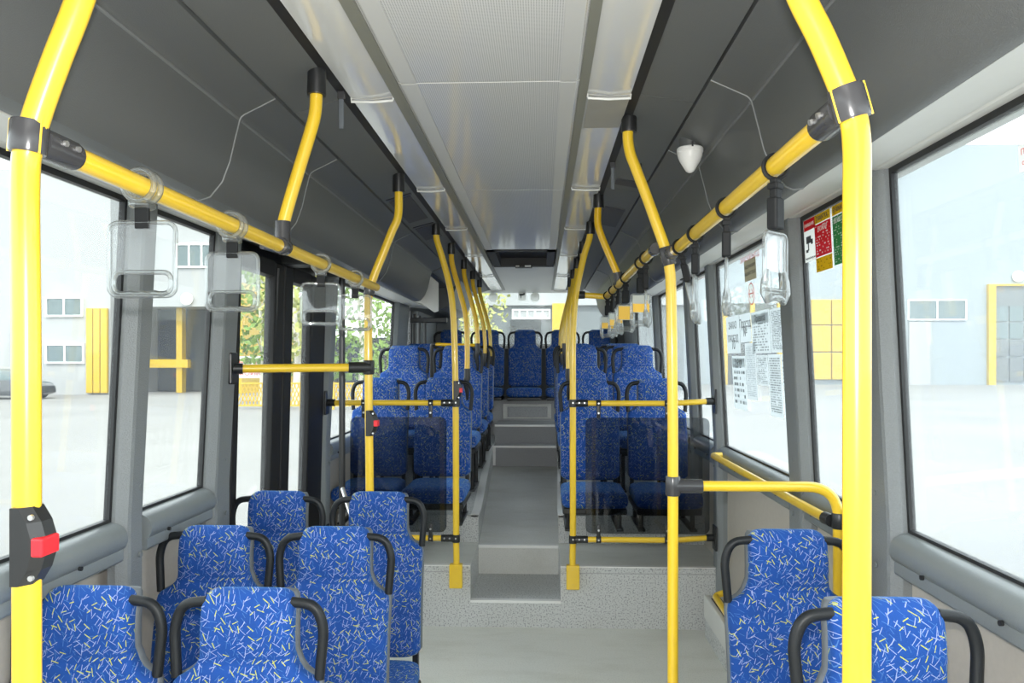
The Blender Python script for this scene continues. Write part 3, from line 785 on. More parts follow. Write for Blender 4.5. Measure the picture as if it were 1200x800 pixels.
# right near pole
yB = 1.027
pB = pole('grab_pole', 'thick yellow pole at the right, nearest the camera, bending in to the ceiling',
     [(0.4120, yB, 0.0), (0.4135, yB, 0.8), (0.4140, yB, 1.5), (0.4140, yB, H(.20)), (0.4140, yB, H(.28)), (0.4080, yB, H(.325)), (0.3920, yB, H(.3676)), (0.3680, yB, H(.4247)), (0.3390, yB, H(.485)), (0.3030, yB, H(.58)), (0.2760, yB, H(.67)), (0.2680, yB, H(.745))], 0.0178, cap=H(.775), foot=True)
tee(pB, (0.404, yB, H(.337)), (-0.28, 0, 1), (0, 1, 0), 0.0236, 0.0222)
# long rails under the ducts
LRX, LRZ = -0.700, H(.308)
RRX, RRZ = 0.420, H(.347)
lrx = lambda y: -0.709+0.009*(y-1.06)/2.16
rrx = lambda y: 0.405+0.015*(y-1.05)/1.41
rrz = lambda y: RRZ-0.009*(2.46-y)/1.41
rl = thing('handrail', 'long yellow rail along the left side below the grey duct', 'handrail', (LRX, 1.06, LRZ), 'yellow handrails')
MB().tube([(lrx(1.06), 1.06, LRZ), (LRX, 3.22, LRZ)], 0.0172, 18).build('tube', 'yellow', rl, smooth=True, angle=60)
rr = thing('handrail', 'yellow rail along the right side from the near pole to the middle pole', 'handrail', (RRX, 1.05, RRZ), 'yellow handrails')
MB().tube([(rrx(1.05), 1.05, rrz(1.05)), (RRX, 2.46, RRZ)], 0.0172, 18).build('tube', 'yellow', rr, smooth=True, angle=60)
R2X, R2Z = 0.366, H(.362)
r2 = thing('handrail', 'yellow rail along the right side behind the middle pole, turning in to the partition pole', 'handrail', (R2X, 2.49, R2Z), 'yellow handrails')
MB().tube(fillet([(R2X, 2.52, R2Z), (R2X, 4.39, R2Z), (0.225, 4.39, R2Z+0.01)], 0.03, 4), 0.0165, 16).build('tube', 'yellow', r2, smooth=True, angle=60)
collar(r2, (0.215, 4.39, R2Z+0.01), (1, 0, 0), 0.022, 0.06, 'black')
collar(r2, (R2X+0.002, 2.525, R2Z), (0, 1, 0), 0.0195, 0.05)
# left short arch at the rail
y = 2.05
p2 = pole('grab_pole', 'short bent yellow pole from the left rail up to the ceiling',
     [(-0.700, y, H(.345)), (-0.694, y, H(.385)), (-0.662, y, H(.494)), (-0.626, y, H(.61)), (-0.611, y, H(.67)), (-0.607, y, H(.745))], 0.0168, cap=H(.81), group='bent yellow poles')
MB().tube([(-0.700, y, H(.315)), (-0.700, y, H(.375))], 0.021, 18).build('sleeve', 'clamp', p2, smooth=True)
collar(p2, (-0.700, y, LRZ), (0, 1, 0), 0.0225, 0.045)
# left pole at the third seat row
y = 3.205
p3 = pole('grab_pole', 'yellow pole by the middle door, standing behind the third left seat row',
     [(-0.719, y, 0.0), (-0.721, y, 0.7), (-0.727, y, 1.3), (-0.730, y, H(.20)), (-0.724, y, H(.29)), (-0.703, y, H(.36)), (-0.668, y, H(.445)), (-0.630, y, H(.54)), (-0.603, y, H(.61)), (-0.601, y, H(.735))], 0.0172, cap=H(.79), foot=True)
collar(p3, (-0.724, y, H(.297)), (0.2, 0, 1), 0.0225, 0.05)
# rail across the door end
dr = thing('handrail', 'short level yellow rail beside the middle door at the left window pillar', 'handrail', (-1.225, 3.0, 1.497), 'yellow handrails')
MB().tube([(-1.20, 3.0, 1.497), (-0.77, 3.18, 1.50)], 0.0172, 18).build('tube', 'yellow', dr, smooth=True, angle=60)
MB().tube([(-1.225, 2.99, 1.497), (-1.185, 3.003, 1.497)], 0.022, 16).build('end_cap', 'black', dr, smooth=True)
MB().box(-1.226, -1.212, 2.955, 3.025, 1.435, 1.56, 0.006).build('wall_flange', 'black', dr)
MB().tube([(-0.805, 3.165, 1.50), (-0.72, 3.20, 1.50)], 0.0225, 16).build('end_cap', 'black', dr, smooth=True)
collar(dr, (-0.728, y, 1.50), (0, 0, 1), 0.024, 0.06, 'black')
# partition poles
def shoe(root, x, yf):
    m = MB(); m.box(x-0.037, x+0.037, yf-0.052, yf-0.001, 0.232, 0.368, 0.006); s = m.build('foot_shoe', 'yellow', root)
    m = MB(); m.disc((x, yf-0.053, 0.258), 0.008, 'y', 0.006, 10); m.disc((x, yf-0.053, 0.338), 0.008, 'y', 0.006, 10); stuff(m.build('shoe_bolt', 'yellow', root))
YP = 4.375
pL = pole('grab_pole', 'yellow pole at the left glass partition, beside the aisle step',
     [(-0.49, YP, 0.30), (-0.488, YP, 0.40), (-0.49, YP, 0.55), (-0.492, YP, 1.2), (-0.499, YP, H(.10)), (-0.512, YP, H(.33)), (-0.535, YP, H(.46)), (-0.572, YP, H(.595)), (-0.601, YP, H(.69)), (-0.606, YP, H(.745))], 0.0182, cap=H(.785))
shoe(pL, -0.49, RISE)
pR = pole('grab_pole', 'yellow pole at the right glass partition, beside the aisle step',
     [(0.176, YP, 0.30), (0.174, YP, 0.40), (0.176, YP, 0.55), (0.176, YP, 1.2), (0.176, YP, H(.10)), (0.184, YP, H(.28)), (0.201, YP, H(.42)), (0.240, YP, H(.595)), (0.269, YP, H(.69)), (0.274, YP, H(.745))], 0.0182, cap=H(.785))
shoe(pR, 0.176, RISE)
# right middle pole
y = 2.49
pM = pole('grab_pole', 'tall yellow pole at the right of the aisle with the bent seat rail',
     [(0.421, y, 0.0), (0.421, y, 0.7), (0.421, y, 1.3), (0.416, y, H(.20)), (0.410, y, H(.30)), (0.398, y, H(.355)), (0.372, y, H(.43)), (0.340, y, H(.52)), (0.302, y, H(.62)), (0.284, y, H(.67)), (0.277, y, H(.72)), (0.281, y, H(.765))], 0.0172, cap=H(.80), foot=True)
collar(pM, (0.404, y, H(.335)), (-0.25, 0, 1), 0.0225, 0.06)
collar(pM, (0.412, y-0.03, RRZ-0.005), (0, 1, 0), 0.022, 0.05)
m = MB(); m.box(0.30, 0.325, y+0.01, y+0.04, H(.60), H(.64), 0.005); m.build('bracket_lug', 'black', pM)
# right short bent pole
y = 3.65
pC = pole('grab_pole', 'short bent amber pole from the right rear rail up to the ceiling',
     [(0.366, y, H(.385)), (0.352, y, H(.42)), (0.318, y, H(.50)), (0.283, y, H(.585)), (0.266, y, H(.64)), (0.264, y, H(.69)), (0.268, y, H(.75))], 0.0168, cap=H(.80), mat='amber', group='bent yellow poles')
MB().tube([(0.366, y, H(.36)), (0.356, y, H(.415))], 0.0215, 16).build('sleeve', 'clamp', pC, smooth=True)
# rear poles, held by the aisle-side seat backs
names = ['first', 'second', 'third', 'fourth']
for i, (y, bz) in enumerate(((5.10, -0.085), (5.93, 0.10), (6.68, 0.03), (7.42, 0.01))):
    for sg in (-1, 1):
        xt = -0.603 if sg < 0 else 0.270; xb = -0.497 if sg < 0 else 0.176
        hh = .755-0.008*i
        px = [(xb, y, H(bz)), (xb, y, H(.15+bz*0.3)), (xb+0.35*(xt-xb)*0.3, y, H(.30)), (xb+0.45*(xt-xb), y, H(.45)), (xb+0.80*(xt-xb), y, H(.58)), (xb+0.98*(xt-xb), y, H(.665)), (xt, y, H(.735))]
        if bz < 0.05 and False: pass
        p = pole('grab_pole', '%s yellow pole held by the %s rear seat row %s the aisle' % ('amber' if (i == 0 and sg < 0) else 'slim', names[i], 'left of' if sg < 0 else 'right of'), px, 0.0175, cap=H(.785), mat='amber' if (sg < 0 and i < 3) else 'yellow', group='yellow poles on the rear seat rows')
        xs = -0.470 if sg < 0 else 0.128
        m = MB(); sx = -1 if sg < 0 else 1
        m.tube([(xb, y, H(bz)+0.03), (xb, y, H(bz)-0.03), (xb+(-0.01 if sg<0 else 0.01), y, H(bz)-0.07), (xb-sg*0.0, y+0.005, H(bz)-0.13), (xb, y+0.01, H(bz)-0.18)], [0.021, 0.022, 0.020, 0.014, 0.009], 14)
        m.build('seat_bracket', 'black', p, smooth=True)
# cross rail behind the second row, left
cr = thing('handrail', 'short amber cross rail over the second rear seat row, left of the aisle', 'handrail', (-0.86, 5.97, 0.6), 'yellow handrails')
MB().tube([(-0.85, 5.985, H(.125)), (-0.50, 5.945, H(.115))], 0.013, 14).build('tube', 'amber', cr, smooth=True)
MB().tube(fillet([(-0.83, 5.982, H(.125)), (-0.862, 5.985, H(.125)), (-0.862, 5.985, 0.60)], 0.02, 4), 0.015, 12).build('upright', 'black', cr, smooth=True)
# partitions
def partition(side):
    sg = -1 if side == 'left' else 1
    xp = -0.49 if sg < 0 else 0.176; xw = PL if sg < 0 else PR
    xf = xw - sg*0.0
    root = thing('glass_partition', 'smoked glass partition with two yellow rails on the %s side of the aisle step' % side, 'partition', ((xp+xw)/2, YP, 0.5), 'smoked glass partitions')
    for z, nm in ((1.286, 'upper_rail'), (0.513, 'lower_rail')):
        if sg < 0: pts = [(xp+sg*0.02, YP, z), (xw-sg*0.03, YP+0.01, z)]
        else:
            pts = [(xp+sg*0.02, YP, z), (0.72, YP, z), (0.80, YP+0.0, z+0.004), (xw-sg*0.03, YP+0.02, z+0.012)]
        MB().tube(pts, 0.0162, 16).build(nm, 'yellow', root, smooth=True, angle=60)
        ze = pts[-1][2]; ye = pts[-1][1]
        MB().tube([(xw-sg*0.055, ye, ze), (xw-sg*0.008, ye, ze)], 0.021, 16).build('rail_end', 'black', root, smooth=True)
        MB().box(xw-sg*0.012, xw-sg*0.0005, ye-0.04, ye+0.04, ze-0.07, ze+0.07, 0.005).build('wall_flange', 'black', root)
        c = MB(); c.tube([(xp+sg*0.012, YP, z), (xp+sg*0.085, YP, z)], 0.0205, 16); c.tube([(xp, YP, z-0.022), (xp, YP, z+0.022)], 0.0225, 18)
        c.build('pole_clamp', 'black', root, smooth=True, angle=35)
        mm = MB()
        for q in (0.0, 0.035, 0.065): mm.disc((xp+sg*q, YP-0.022, z+0.003), 0.005, 'y', 0.006, 8)
        stuff(mm.build('clamp_screw', 'metal', root))
        for xg in ((xp+sg*0.145), (xp+sg*(0.53))):
            up = -1 if z > 1 else 1
            mm = MB(); mm.tube([(xg-0.014, YP, z), (xg+0.014, YP, z)], 0.0205, 14); mm.box(xg-0.011, xg+0.011, YP-0.016, YP-0.006, min(z, z+up*0.085), max(z, z+up*0.085), 0.003)
            mm.build('glass_clip', 'black', root, smooth=True, angle=35)
            mm = MB(); mm.disc((xg, YP-0.018, z+up*0.055), 0.006, 'y', 0.005, 8); mm.disc((xg, YP-0.021, z), 0.005, 'y', 0.006, 8); stuff(mm.build('clip_screw', 'metal', root))
    # pane with rounded corners
    xa, xb = (-1.10, -0.545) if sg < 0 else (0.248, 0.945)
    za, zb = 0.548, 1.205; r = 0.035; prof = []
    for cx, cz, a0 in ((xb-r, zb-r, 0), (xa+r, zb-r, 90), (xa+r, za+r, 180), (xb-r, za+r, 270)):
        for k in range(6):
            a = math.radians(a0+90*k/5); prof.append((cx+r*math.cos(a), cz+r*math.sin(a)))
    m = MB(); m.prism(prof, YP-0.004, YP+0.004); m.build('pane', 'smoked', root)
partition('left'); partition('right')
# bent seat rail from the right middle pole
y = 2.49
bs = thing('handrail', 'yellow rail from the right middle pole bending down behind the single seat', 'handrail', (0.42, y, 1.126), 'yellow handrails')
MB().tube(fillet([(0.44, y, 1.126), (0.945, y, 1.126), (0.948, y, 0.02)], 0.10, 8), 0.0168, 16).build('tube', 'yellow', bs, smooth=True, angle=60)
MB().tube([(0.425, y, 1.126), (0.515, y, 1.126)], 0.0225, 18).build('tee_clamp', 'clamp', bs, smooth=True)
collar(bs, (0.421, y, 1.126), (0, 0, 1), 0.024, 0.062)
MB().tube([(0.948, y, 0.0), (0.948, y, 0.012)], 0.04, 16).build('foot_flange', 'yellow', bs, smooth=True)
wrl = thing('handrail', 'yellow rail running along the right wall under the window with the notices', 'handrail', (0.93, 2.5, 1.02), 'yellow handrails')
MB().tube([(0.925, 2.53, 1.015), (0.925, 4.12, 1.015)], 0.0165, 16).build('tube', 'yellow', wrl, smooth=True, angle=60)
MB().tube(fillet([(0.925, 4.10, 1.015), (0.925, 4.20, 1.015), (0.975, 4.20, 1.015)], 0.03, 4), 0.0165, 12).build('wall_bend', 'yellow', wrl, smooth=True, angle=60)
collar(wrl, (0.948, 2.49, 1.018), (0, 0, 1), 0.023, 0.05, 'black')
MB().tube([(0.930, 2.505, 1.015), (0.926, 2.55, 1.015)], 0.0205, 14).build('end_cap', 'black', wrl, smooth=True)
# low floor rail over the heater
hrl = thing('handrail', 'low yellow guard bar over the heater at the right wall', 'handrail', (0.93, 3.9, 0.3), 'yellow handrails')
MB().tube(fillet([(0.965, 4.02, 0.33), (0.895, 4.02, 0.31), (0.895, 2.62, 0.27), (0.965, 2.62, 0.29)], 0.035, 5), 0.0165, 14).build('tube', 'yellow', hrl, smooth=True, angle=60)

# heater box and kick strip
ht = thing('heater', 'grey convector heater box with slots along the right wall behind the single seat', 'heater', (0.96, 3.4, 0.0))
MB().box(0.88, 1.035, 2.55, 4.22, 0.13, 0.255, 0.008).build('casing', 'band', ht)
m = MB()
for k in range(3): m.box(0.905+0.022*k, 0.913+0.022*k, 2.7, 4.15, 0.253, 0.258)
m.build('slot', 'seal', ht)
MB().box(0.905, 1.035, 2.55, 4.30, 0.0, 0.13).build('plinth', 'floor_vinyl', ht)

# ================================================================== STOP BUTTONS
def stop_button(label, x, y, z, w=0.06, h=0.105, rot=1):
    root = thing('stop_button', label, 'button', (x, y, z), 'black stop request buttons')
    m = MB(); d = 0.05
    rg = []
    for zz, k in ((-h/2, 0.55), (-h/2+0.02, 0.85), (-0.012, 1.0), (0.012, 1.0), (h/2-0.02, 0.85), (h/2, 0.55)):
        x0 = x-0.018; x1 = x-0.018+w*k
        rg.append([(x0, y-0.026, z+zz), (x1-0.012, y-0.026, z+zz), (x1, y-0.012, z+zz), (x1, y+0.012, z+zz), (x1-0.012, y+0.026, z+zz), (x0, y+0.026, z+zz)])
    m.loft(rg); m.build('housing', 'black', root)
    m = MB(); m.box(x-0.018+w*0.72, x-0.018+w*1.12, y-0.0275, y+0.012, z-0.013, z+0.013, 0.003); m.build('push_key', 'red', root)
    m = MB(); m.disc((x+0.012, y-0.026, z+h/2-0.012), 0.004, 'y', 0.004, 8); m.disc((x+0.012, y-0.026, z-h/2+0.012), 0.004, 'y', 0.004, 8); stuff(m.build('screw', 'metal', root))
stop_button('black stop button box with red key on the pole at the left edge', -0.700, yA-0.0, EYE-0.253, 0.041, 0.106)
stop_button('small black stop button with red key on the pole by the middle door', -0.712, 3.185, EYE-0.262, 0.045, 0.106)
stop_button('small black stop button on the left partition pole beside the aisle', -0.483, YP-0.012, EYE-0.170, 0.045, 0.106)

# ================================================================== HANGING GRIPS
def frame_ring(w, h, r, n=5):
    out = []
    for cx, cz, a0 in ((w/2-r, -r, 0), (-w/2+r, -r, 90), (-w/2+r, -h+r, 180), (w/2-r, -h+r, 270)):
        for k in range(n):
            a = math.radians(a0+90*k/(n-1)); out.append((cx+r*math.cos(a), 0, cz+r*math.sin(a)))
    return out
def closed_tube(m, pts, r, n=8):
    P = [Vector(p) for p in pts]; N = len(P); rings = []
    for i in range(N):
        t = (P[(i+1) % N]-P[i-1]).normalized(); u = Vector((0, 1, 0)); b = t.cross(u)
        rings.append([P[i]+u*(math.cos(2*PI*k/n)*r)+b*(math.sin(2*PI*k/n)*r) for k in range(n)])
    rings.append(rings[0]); m.loft(rings, cap=False)
def grip_left(x, y, z, yaw, label):
    root = thing('hanging_grip', label, 'grip', (x, y, z), 'clear grips on the left rail'); del root['at']
    m = MB()
    for dy in (-0.012, 0.012):
        pts = [(0.0275*math.cos(a), dy, 0.0275*math.sin(a)) for a in [2*PI*k/20 for k in range(20)]]
        closed_tube(m, pts, 0.0055, 8)
    m.box(-0.018, 0.018, -0.016, 0.016, -0.040, -0.026, 0.004)
    m.build('rail_ring', 'acrylic_edge', root, smooth=True, angle=50)
    MB().box(-0.013, 0.013, -0.004, 0.004, -0.075, -0.03, 0.002).build('strap', 'strap', root)
    W_, Hh = 0.120, 0.130; zt = -0.064
    m = MB(); closed_tube(m, [(px, 0, pz+zt) for px, _, pz in frame_ring(W_, Hh, 0.016)], 0.0042, 8)
    closed_tube(m, [(px, 0, pz+zt-0.088) for px, _, pz in frame_ring(W_-0.016, 0.038, 0.014)], 0.0045, 8)
    # finger bumps on the grip bar
    m.tube([(-0.045+0.0045*k, 0, zt-0.126+0.0025*math.cos(k*PI/2.5)) for k in range(21)], 0.0042, 8)
    m.build('handle_frame', 'acrylic_edge', root, smooth=True, angle=60)
    MB().box(-W_/2+0.004, W_/2-0.004, -0.0025, 0.0025, zt-0.088, zt-0.003).build('card_pocket', 'acrylic', root)
    root.rotation_euler = (0, 0, yaw)
gl = [(1.335, 0.0, 'nearest clear plastic grip on the left rail, before the first window pillar'),
      (1.727, 0.0, 'second clear plastic grip on the left rail, in front of the second window pillar'),
      (2.42, 0.30, 'third clear plastic grip on the left rail, hanging slightly turned before the door'),
      (2.86, 0.25, 'farthest clear plastic grip on the left rail, close to the door pole')]
for y, yaw, lb in gl: grip_left(lrx(y), y, LRZ, yaw, lb)
def grip_right(x, y, z, yaw, label, card, tilt=0.0):
    root = thing('hanging_grip', label, 'grip', (x, y, z), 'black strap grips on the right rail'); del root['at']
    m = MB(); closed_tube(m, [(0.0215*math.cos(a), 0.10*0.02*math.cos(a), 0.0215*math.sin(a)-0.002) for a in [2*PI*k/18 for k in range(18)]], 0.004, 6)
    m.build('rail_ring', 'strap', root, smooth=True)
    hang = bpy.data.objects.new('strap', None)
    m = MB(); m.box(-0.010, 0.010, -0.007, 0.007, -0.062, -0.022, 0.003); m.box(-0.015, 0.015, -0.010, 0.010, -0.112, -0.056, 0.004); m.box(-0.013, 0.013, -0.010, 0.010, -0.042, -0.03, 0.003)
    def R(m):
        a = math.cos(yaw); b = math.sin(yaw); ct = math.cos(tilt); st = math.sin(tilt)
        out = []
        for vx, vy, vz in m.v:
            x1, y1 = vx*a-vy*b, vx*b+vy*a
            out.append((x1*ct-vz*st if False else x1+(-vz)*st, y1, vz*ct+x1*0))
        m.v = out; return m
    R(m).build('strap', 'strap', root)
    zt = -0.118; W_, Hh = 0.078, 0.100
    m = MB(); closed_tube(m, [(px, 0, pz+zt) for px, _, pz in frame_ring(W_, Hh, 0.012)], 0.0036, 8)
    for sx in (-1, 1): m.tube([(sx*0.030, 0, zt-0.066), (sx*0.033, 0, zt-0.085), (sx*0.034, 0, zt-0.105), (sx*0.026, 0, zt-0.122)], [0.005, 0.009, 0.010, 0.006], 10)
    m.tube([(-0.030, 0, zt-0.118), (-0.012, 0, zt-0.112), (0.012, 0, zt-0.112), (0.030, 0, zt-0.118)], [0.006, 0.007, 0.007, 0.006], 10)
    R(m).build('handle_frame', 'acrylic_edge', root, smooth=True, angle=60)
    m = MB(); m.box(-W_/2+0.006, W_/2-0.006, -0.0025, 0.0025, zt-0.068, zt-0.004)
    R(m).build('card_pocket', 'acrylic' if card is None else 'card_grey', root)
    if card:
        m = MB(); m.box(-W_/2+0.007, W_/2-0.007, -0.0040, 0.0040, zt-0.066, zt-0.035 if card == 1 else zt-0.008); R(m).build('card_stripe', 'card_orange', root)
    bpy.data.objects.remove(hang)
gr = [(RRX, RRZ, 1.360, 0.80, None, 0.0, 'nearest black strap grip on the right rail, in front of the window pillar'),
      (RRX, RRZ, 1.735, 1.35, None, 0.0, 'second black strap grip on the right rail, hanging edge-on'),
      (RRX, RRZ, 2.10, 1.25, None, 0.0, 'third black strap grip on the right rail, edge-on before the pillar'),
      (RRX, RRZ, 2.35, 1.2, None, 0.22, 'black strap grip swung aside against the right middle pole'),
      (R2X, R2Z, 2.72, 1.4, 1, 0.0, 'edge-on grip just behind the right middle pole'),
      (R2X, R2Z, 2.86, 0.25, 1, 0.0, 'grip with grey and orange card, just behind the right middle pole'),
      (R2X, R2Z, 3.38, 0.2, 2, 0.0, 'grip with all-orange card on the right rear rail'),
      (R2X, R2Z, 3.68, 1.0, 1, 0.0, 'grip below the short amber pole on the right rear rail'),
      (R2X, R2Z, 3.98, 0.9, 1, 0.0, 'grip half hidden near the far end of the right rear rail'),
      (R2X, R2Z, 4.30, 0.15, 1, 0.0, 'farthest grip with card, at the end of the right rear rail')]
for x, z, y, yaw, card, tilt, lb in gr: grip_right(rrx(y) if x == RRX else x, y, rrz(y) if x == RRX else z, yaw, lb, card, tilt)

# ================================================================== SMALL FITTINGS
SX, SY = 0.499, 2.61
dm = thing('ceiling_sensor', 'white pointed dome sensor on the grey duct at the upper right', 'sensor', (SX, SY, H(.72)))
m = MB(); m.tube([(SX, SY, H(.755)), (SX, SY, H(.708))], 0.036, 20); m.build('mount', 'duct', dm, smooth=True)
m = MB(); m.tube([(SX, SY, H(.715)), (SX, SY, H(.712)), (SX, SY, H(.700)), (SX, SY, H(.698))], [0.0415, 0.044, 0.044, 0.0425], 28); m.build('base_ring', 'white', dm, smooth=True, angle=30)
m = MB(); m.tube([(SX, SY, H(.699)), (SX, SY, H(.688)), (SX, SY, H(.672)), (SX, SY, H(.650)), (SX, SY, H(.637)), (SX, SY, H(.632))], [0.0425, 0.041, 0.035, 0.022, 0.014, 0.006], 28); m.build('dome', 'white', dm, smooth=True, angle=60)
m = MB(); m.box(SX-0.003, SX+0.003, SY-0.045, SY-0.039, H(.709), H(.726)); m.build('lock_tab', 'black', dm)
for x, y, lb in ((-0.585, 2.22, 'grey plastic release lever hanging from the left ceiling channel'), (0.28, 3.05, 'grey plastic release lever hanging from the right ceiling channel')):
    lv = thing('release_lever', lb, 'lever', (x, y, CZ-0.02))
    m = MB(); m.box(x-0.007, x+0.007, y-0.004, y+0.004, CZ-0.115, CZ-0.02, 0.003); m.build('blade', 'shell', lv)
    m = MB(); m.box(x-0.010, x+0.010, y-0.008, y+0.008, CZ-0.03, CZ-0.006, 0.003); m.build('hinge', 'clamp', lv)
hm = thing('emergency_hammer', 'black and red emergency hammer holder on the right pillar', 'hammer', (0.95, 4.95, H(.52)))
MB().box(0.90, 0.975, 5.0, 5.06, H(.52), H(.56), 0.006).build('holder', 'black', hm)
MB().box(0.915, 0.96, 4.985, 5.0, H(.518), H(.535), 0.003).build('hammer_head', 'red', hm)

# ================================================================== NOTICES
def uvrect(a0, a1, b0, b1, ia, ib): return lambda v: ((v[ia]-a0)/(a1-a0), (v[ib]-b0)/(b1-b0))
XLEAN = lambda z: XR-0.006-0.052*(z-1.04)
def sheet(name, label, cat, ya, yb, za, zb, mat, group=None, x=XR-0.006):
    """a paper on the right-hand glass; ya is the edge nearer the rear, so text reads left to right from inside"""
    root = thing(name, label, cat, (x, (ya+yb)/2, za), group)
    MB().box(x-0.0006, x+0.0006, ya, yb, za, zb).lean(1).build('paper', mat, root, uvf=uvrect(ya, yb, za, zb, 1, 2))
    return root
RT = (PI/2, 0, -PI/2)
def flip(u): return u
GN = 'notices taped to the right window'
def pz(py, yy): return EYE-(py-422)/(900/yy)
NS = [  # rear edge, front edge, top, bottom pixel rows, look, what it shows
    (4.33, 4.05, 371, 414, 'sheet_big', 'notice in large type, top left of the papers on the right window', ['ЗАКАЗ', 'ПРОЕЗД']),
    (4.04, 3.83, 368, 401, 'sheet_big', 'short notice with a dark title, second in the top row of papers', ['Проезд']),
    (3.82, 3.52, 365, 414, 'sheet_mid', 'typed notice with heading, third in the top row of papers', ['Правила']),
    (3.51, 3.24, 361, 413, 'sheet_dense', 'densely typed sheet at the top right of the window papers', []),
    (4.24, 3.97, 417, 479, 'sheet_table', 'tall white sheet with dark blocks, lower left of the papers', ['ТАРИФ']),
    (3.96, 3.77, 402, 468, 'sheet_faint', 'long faint sheet, second from the left in the lower row of papers', []),
    (3.76, 3.58, 416, 451, 'sheet_mid', 'small typed notice in the middle of the lower row of papers', []),
    (3.57, 3.385, 415, 488, 'sheet_dense', 'long double notice reaching lowest in the middle of the papers', []),
    (3.375, 3.21, 415, 453, 'sheet_table', 'notice with small pictures, right end of the middle row of papers', []),
    (3.36, 3.20, 456, 494, 'sheet_table', 'white sheet of little drawings at the lower right of the papers', []),
]
for ya, yb, t, b, mt_, lb, heads in NS:
    ya *= 0.971; yb *= 0.971
    ym = (ya+yb)/2; zt = pz(t, ym); zb = pz(b, ym)
    x = XR-0.006
    root = thing('notice', lb, 'notice', (x, ym, zb), GN)
    MB().box(x-0.0006, x+0.0006, yb, ya, zb, zt).lean(1).build('paper', mt_ if not (heads and mt_ == 'sheet_big') else 'paper', root, uvf=lambda v, ya=ya, yb=yb, zb=zb, zt=zt: ((ya-v[1])/(ya-yb), (v[2]-zb)/(zt-zb)))
    if heads:
        n_ = len(heads)
        if mt_ == 'sheet_big':
            for i, hd in enumerate(heads): text(hd, 0.052 if n_ > 1 else 0.06, 'ink', root, (x-0.0012, ym, zt-0.05-0.07*i), RT)
            if n_ > 1: text('10', 0.075, 'ink', root, (x-0.0012, ym, zb+0.045), RT)
            else: text('№', 0.07, 'ink', root, (x-0.0012, ym, zb+0.05), RT)
        else:
            MB().box(x-0.0012, x-0.0008, yb+0.01, ya-0.01, zt-0.055, zt-0.012).lean(1).build('heading_strip', 'paper', root)
            text(heads[0], 0.042, 'ink', root, (x-0.0016, ym, zt-0.034), RT)
# three coloured posters high on the second right window
def poster(label, ya, yb, t, b, blocks, cat='poster'):
    ym = (ya+yb)/2; x = XR-0.006; zt = t; zb = b
    root = thing('poster', label, cat, (x, ym, zb), 'safety posters on the right window')
    MB().box(x-0.0006, x+0.0006, yb, ya, zb, zt).lean(1).build('paper', 'film_white', root)
    for (f0, f1, mt_, nm) in blocks:
        z1 = zt-(zt-zb)*f0; z0 = zt-(zt-zb)*f1
        MB().box(x-0.0012, x-0.0006, yb+0.004, ya-0.004, z0+0.001, z1-0.001).lean(1).build(nm, mt_, root, uvf=lambda v, z0=z0, z1=z1: ((ya-v[1])/(ya-yb), (v[2]-z0)/(z1-z0)))
    return root, x-0.0016, ym, zt, zb
ZT = TR-0.02
r_, x_, ym_, zt_, zb_ = poster('white poster with red top and camera picture, leftmost on the second right window', 2.925, 2.80, ZT-0.0, ZT-0.155, [(0.0, 0.27, 'poster_red', 'header')])
text('ВНИМАНИЕ', 0.017, 'sign_white', r_, (x_, ym_, zt_-0.022), RT)
m = MB(); m.box(x_-0.001, x_, ym_-0.012, ym_+0.035, zb_+0.066, zb_+0.092, 0.0); m.box(x_-0.001, x_, ym_-0.030, ym_-0.012, zb_+0.060, zb_+0.078); m.box(x_-0.001, x_, ym_+0.012, ym_+0.020, zb_+0.040, zb_+0.066); m.box(x_-0.001, x_, ym_+0.02, ym_+0.04, zb_+0.034, zb_+0.044)
m.lean(1).build('camera_mark', 'ink', r_)
text('видеонаблюдение', 0.0115, 'ink', r_, (x_, ym_, zb_+0.012), RT)
r_, x_, ym_, zt_, zb_ = poster('red safety poster with yellow top and bottom, in the middle of three', 2.815, 2.655, ZT+0.0, ZT-0.205, [(0.0, 0.16, 'yellow_lines', 'header'), (0.17, 0.74, 'red_lines', 'body'), (0.75, 1.0, 'yellow_lines', 'footer')])
text('ПАМЯТКА', 0.022, 'ink', r_, (x_, ym_, zt_-0.017), RT)
text('ПОЖАР', 0.024, 'sign_white', r_, (x_, ym_, zt_-0.055), RT)
r_, x_, ym_, zt_, zb_ = poster('green safety poster with yellow top, rightmost of three beside the near pole', 2.645, 2.495, ZT, ZT-0.20, [(0.0, 0.17, 'yellow_lines', 'header'), (0.18, 1.0, 'green_lines', 'body')])
text('ВНИМАНИЕ', 0.022, 'ink', r_, (x_, ym_, zt_-0.017), RT)
text('ДЕЙСТВИЯ', 0.022, 'sign_white', r_, (x_, ym_, zt_-0.053), RT)
def closed_tube_x(m, c, R_, r):
    rings = []
    for k in range(29):
        a = 2*PI*k/28; rings.append([(c[0]+r*0.4*math.sin(q), c[1]+(R_+r*math.cos(q))*math.cos(a), c[2]+(R_+r*math.cos(q))*math.sin(a)) for q in (0, PI/2, PI, 1.5*PI)])
    m.loft(rings, cap=False)
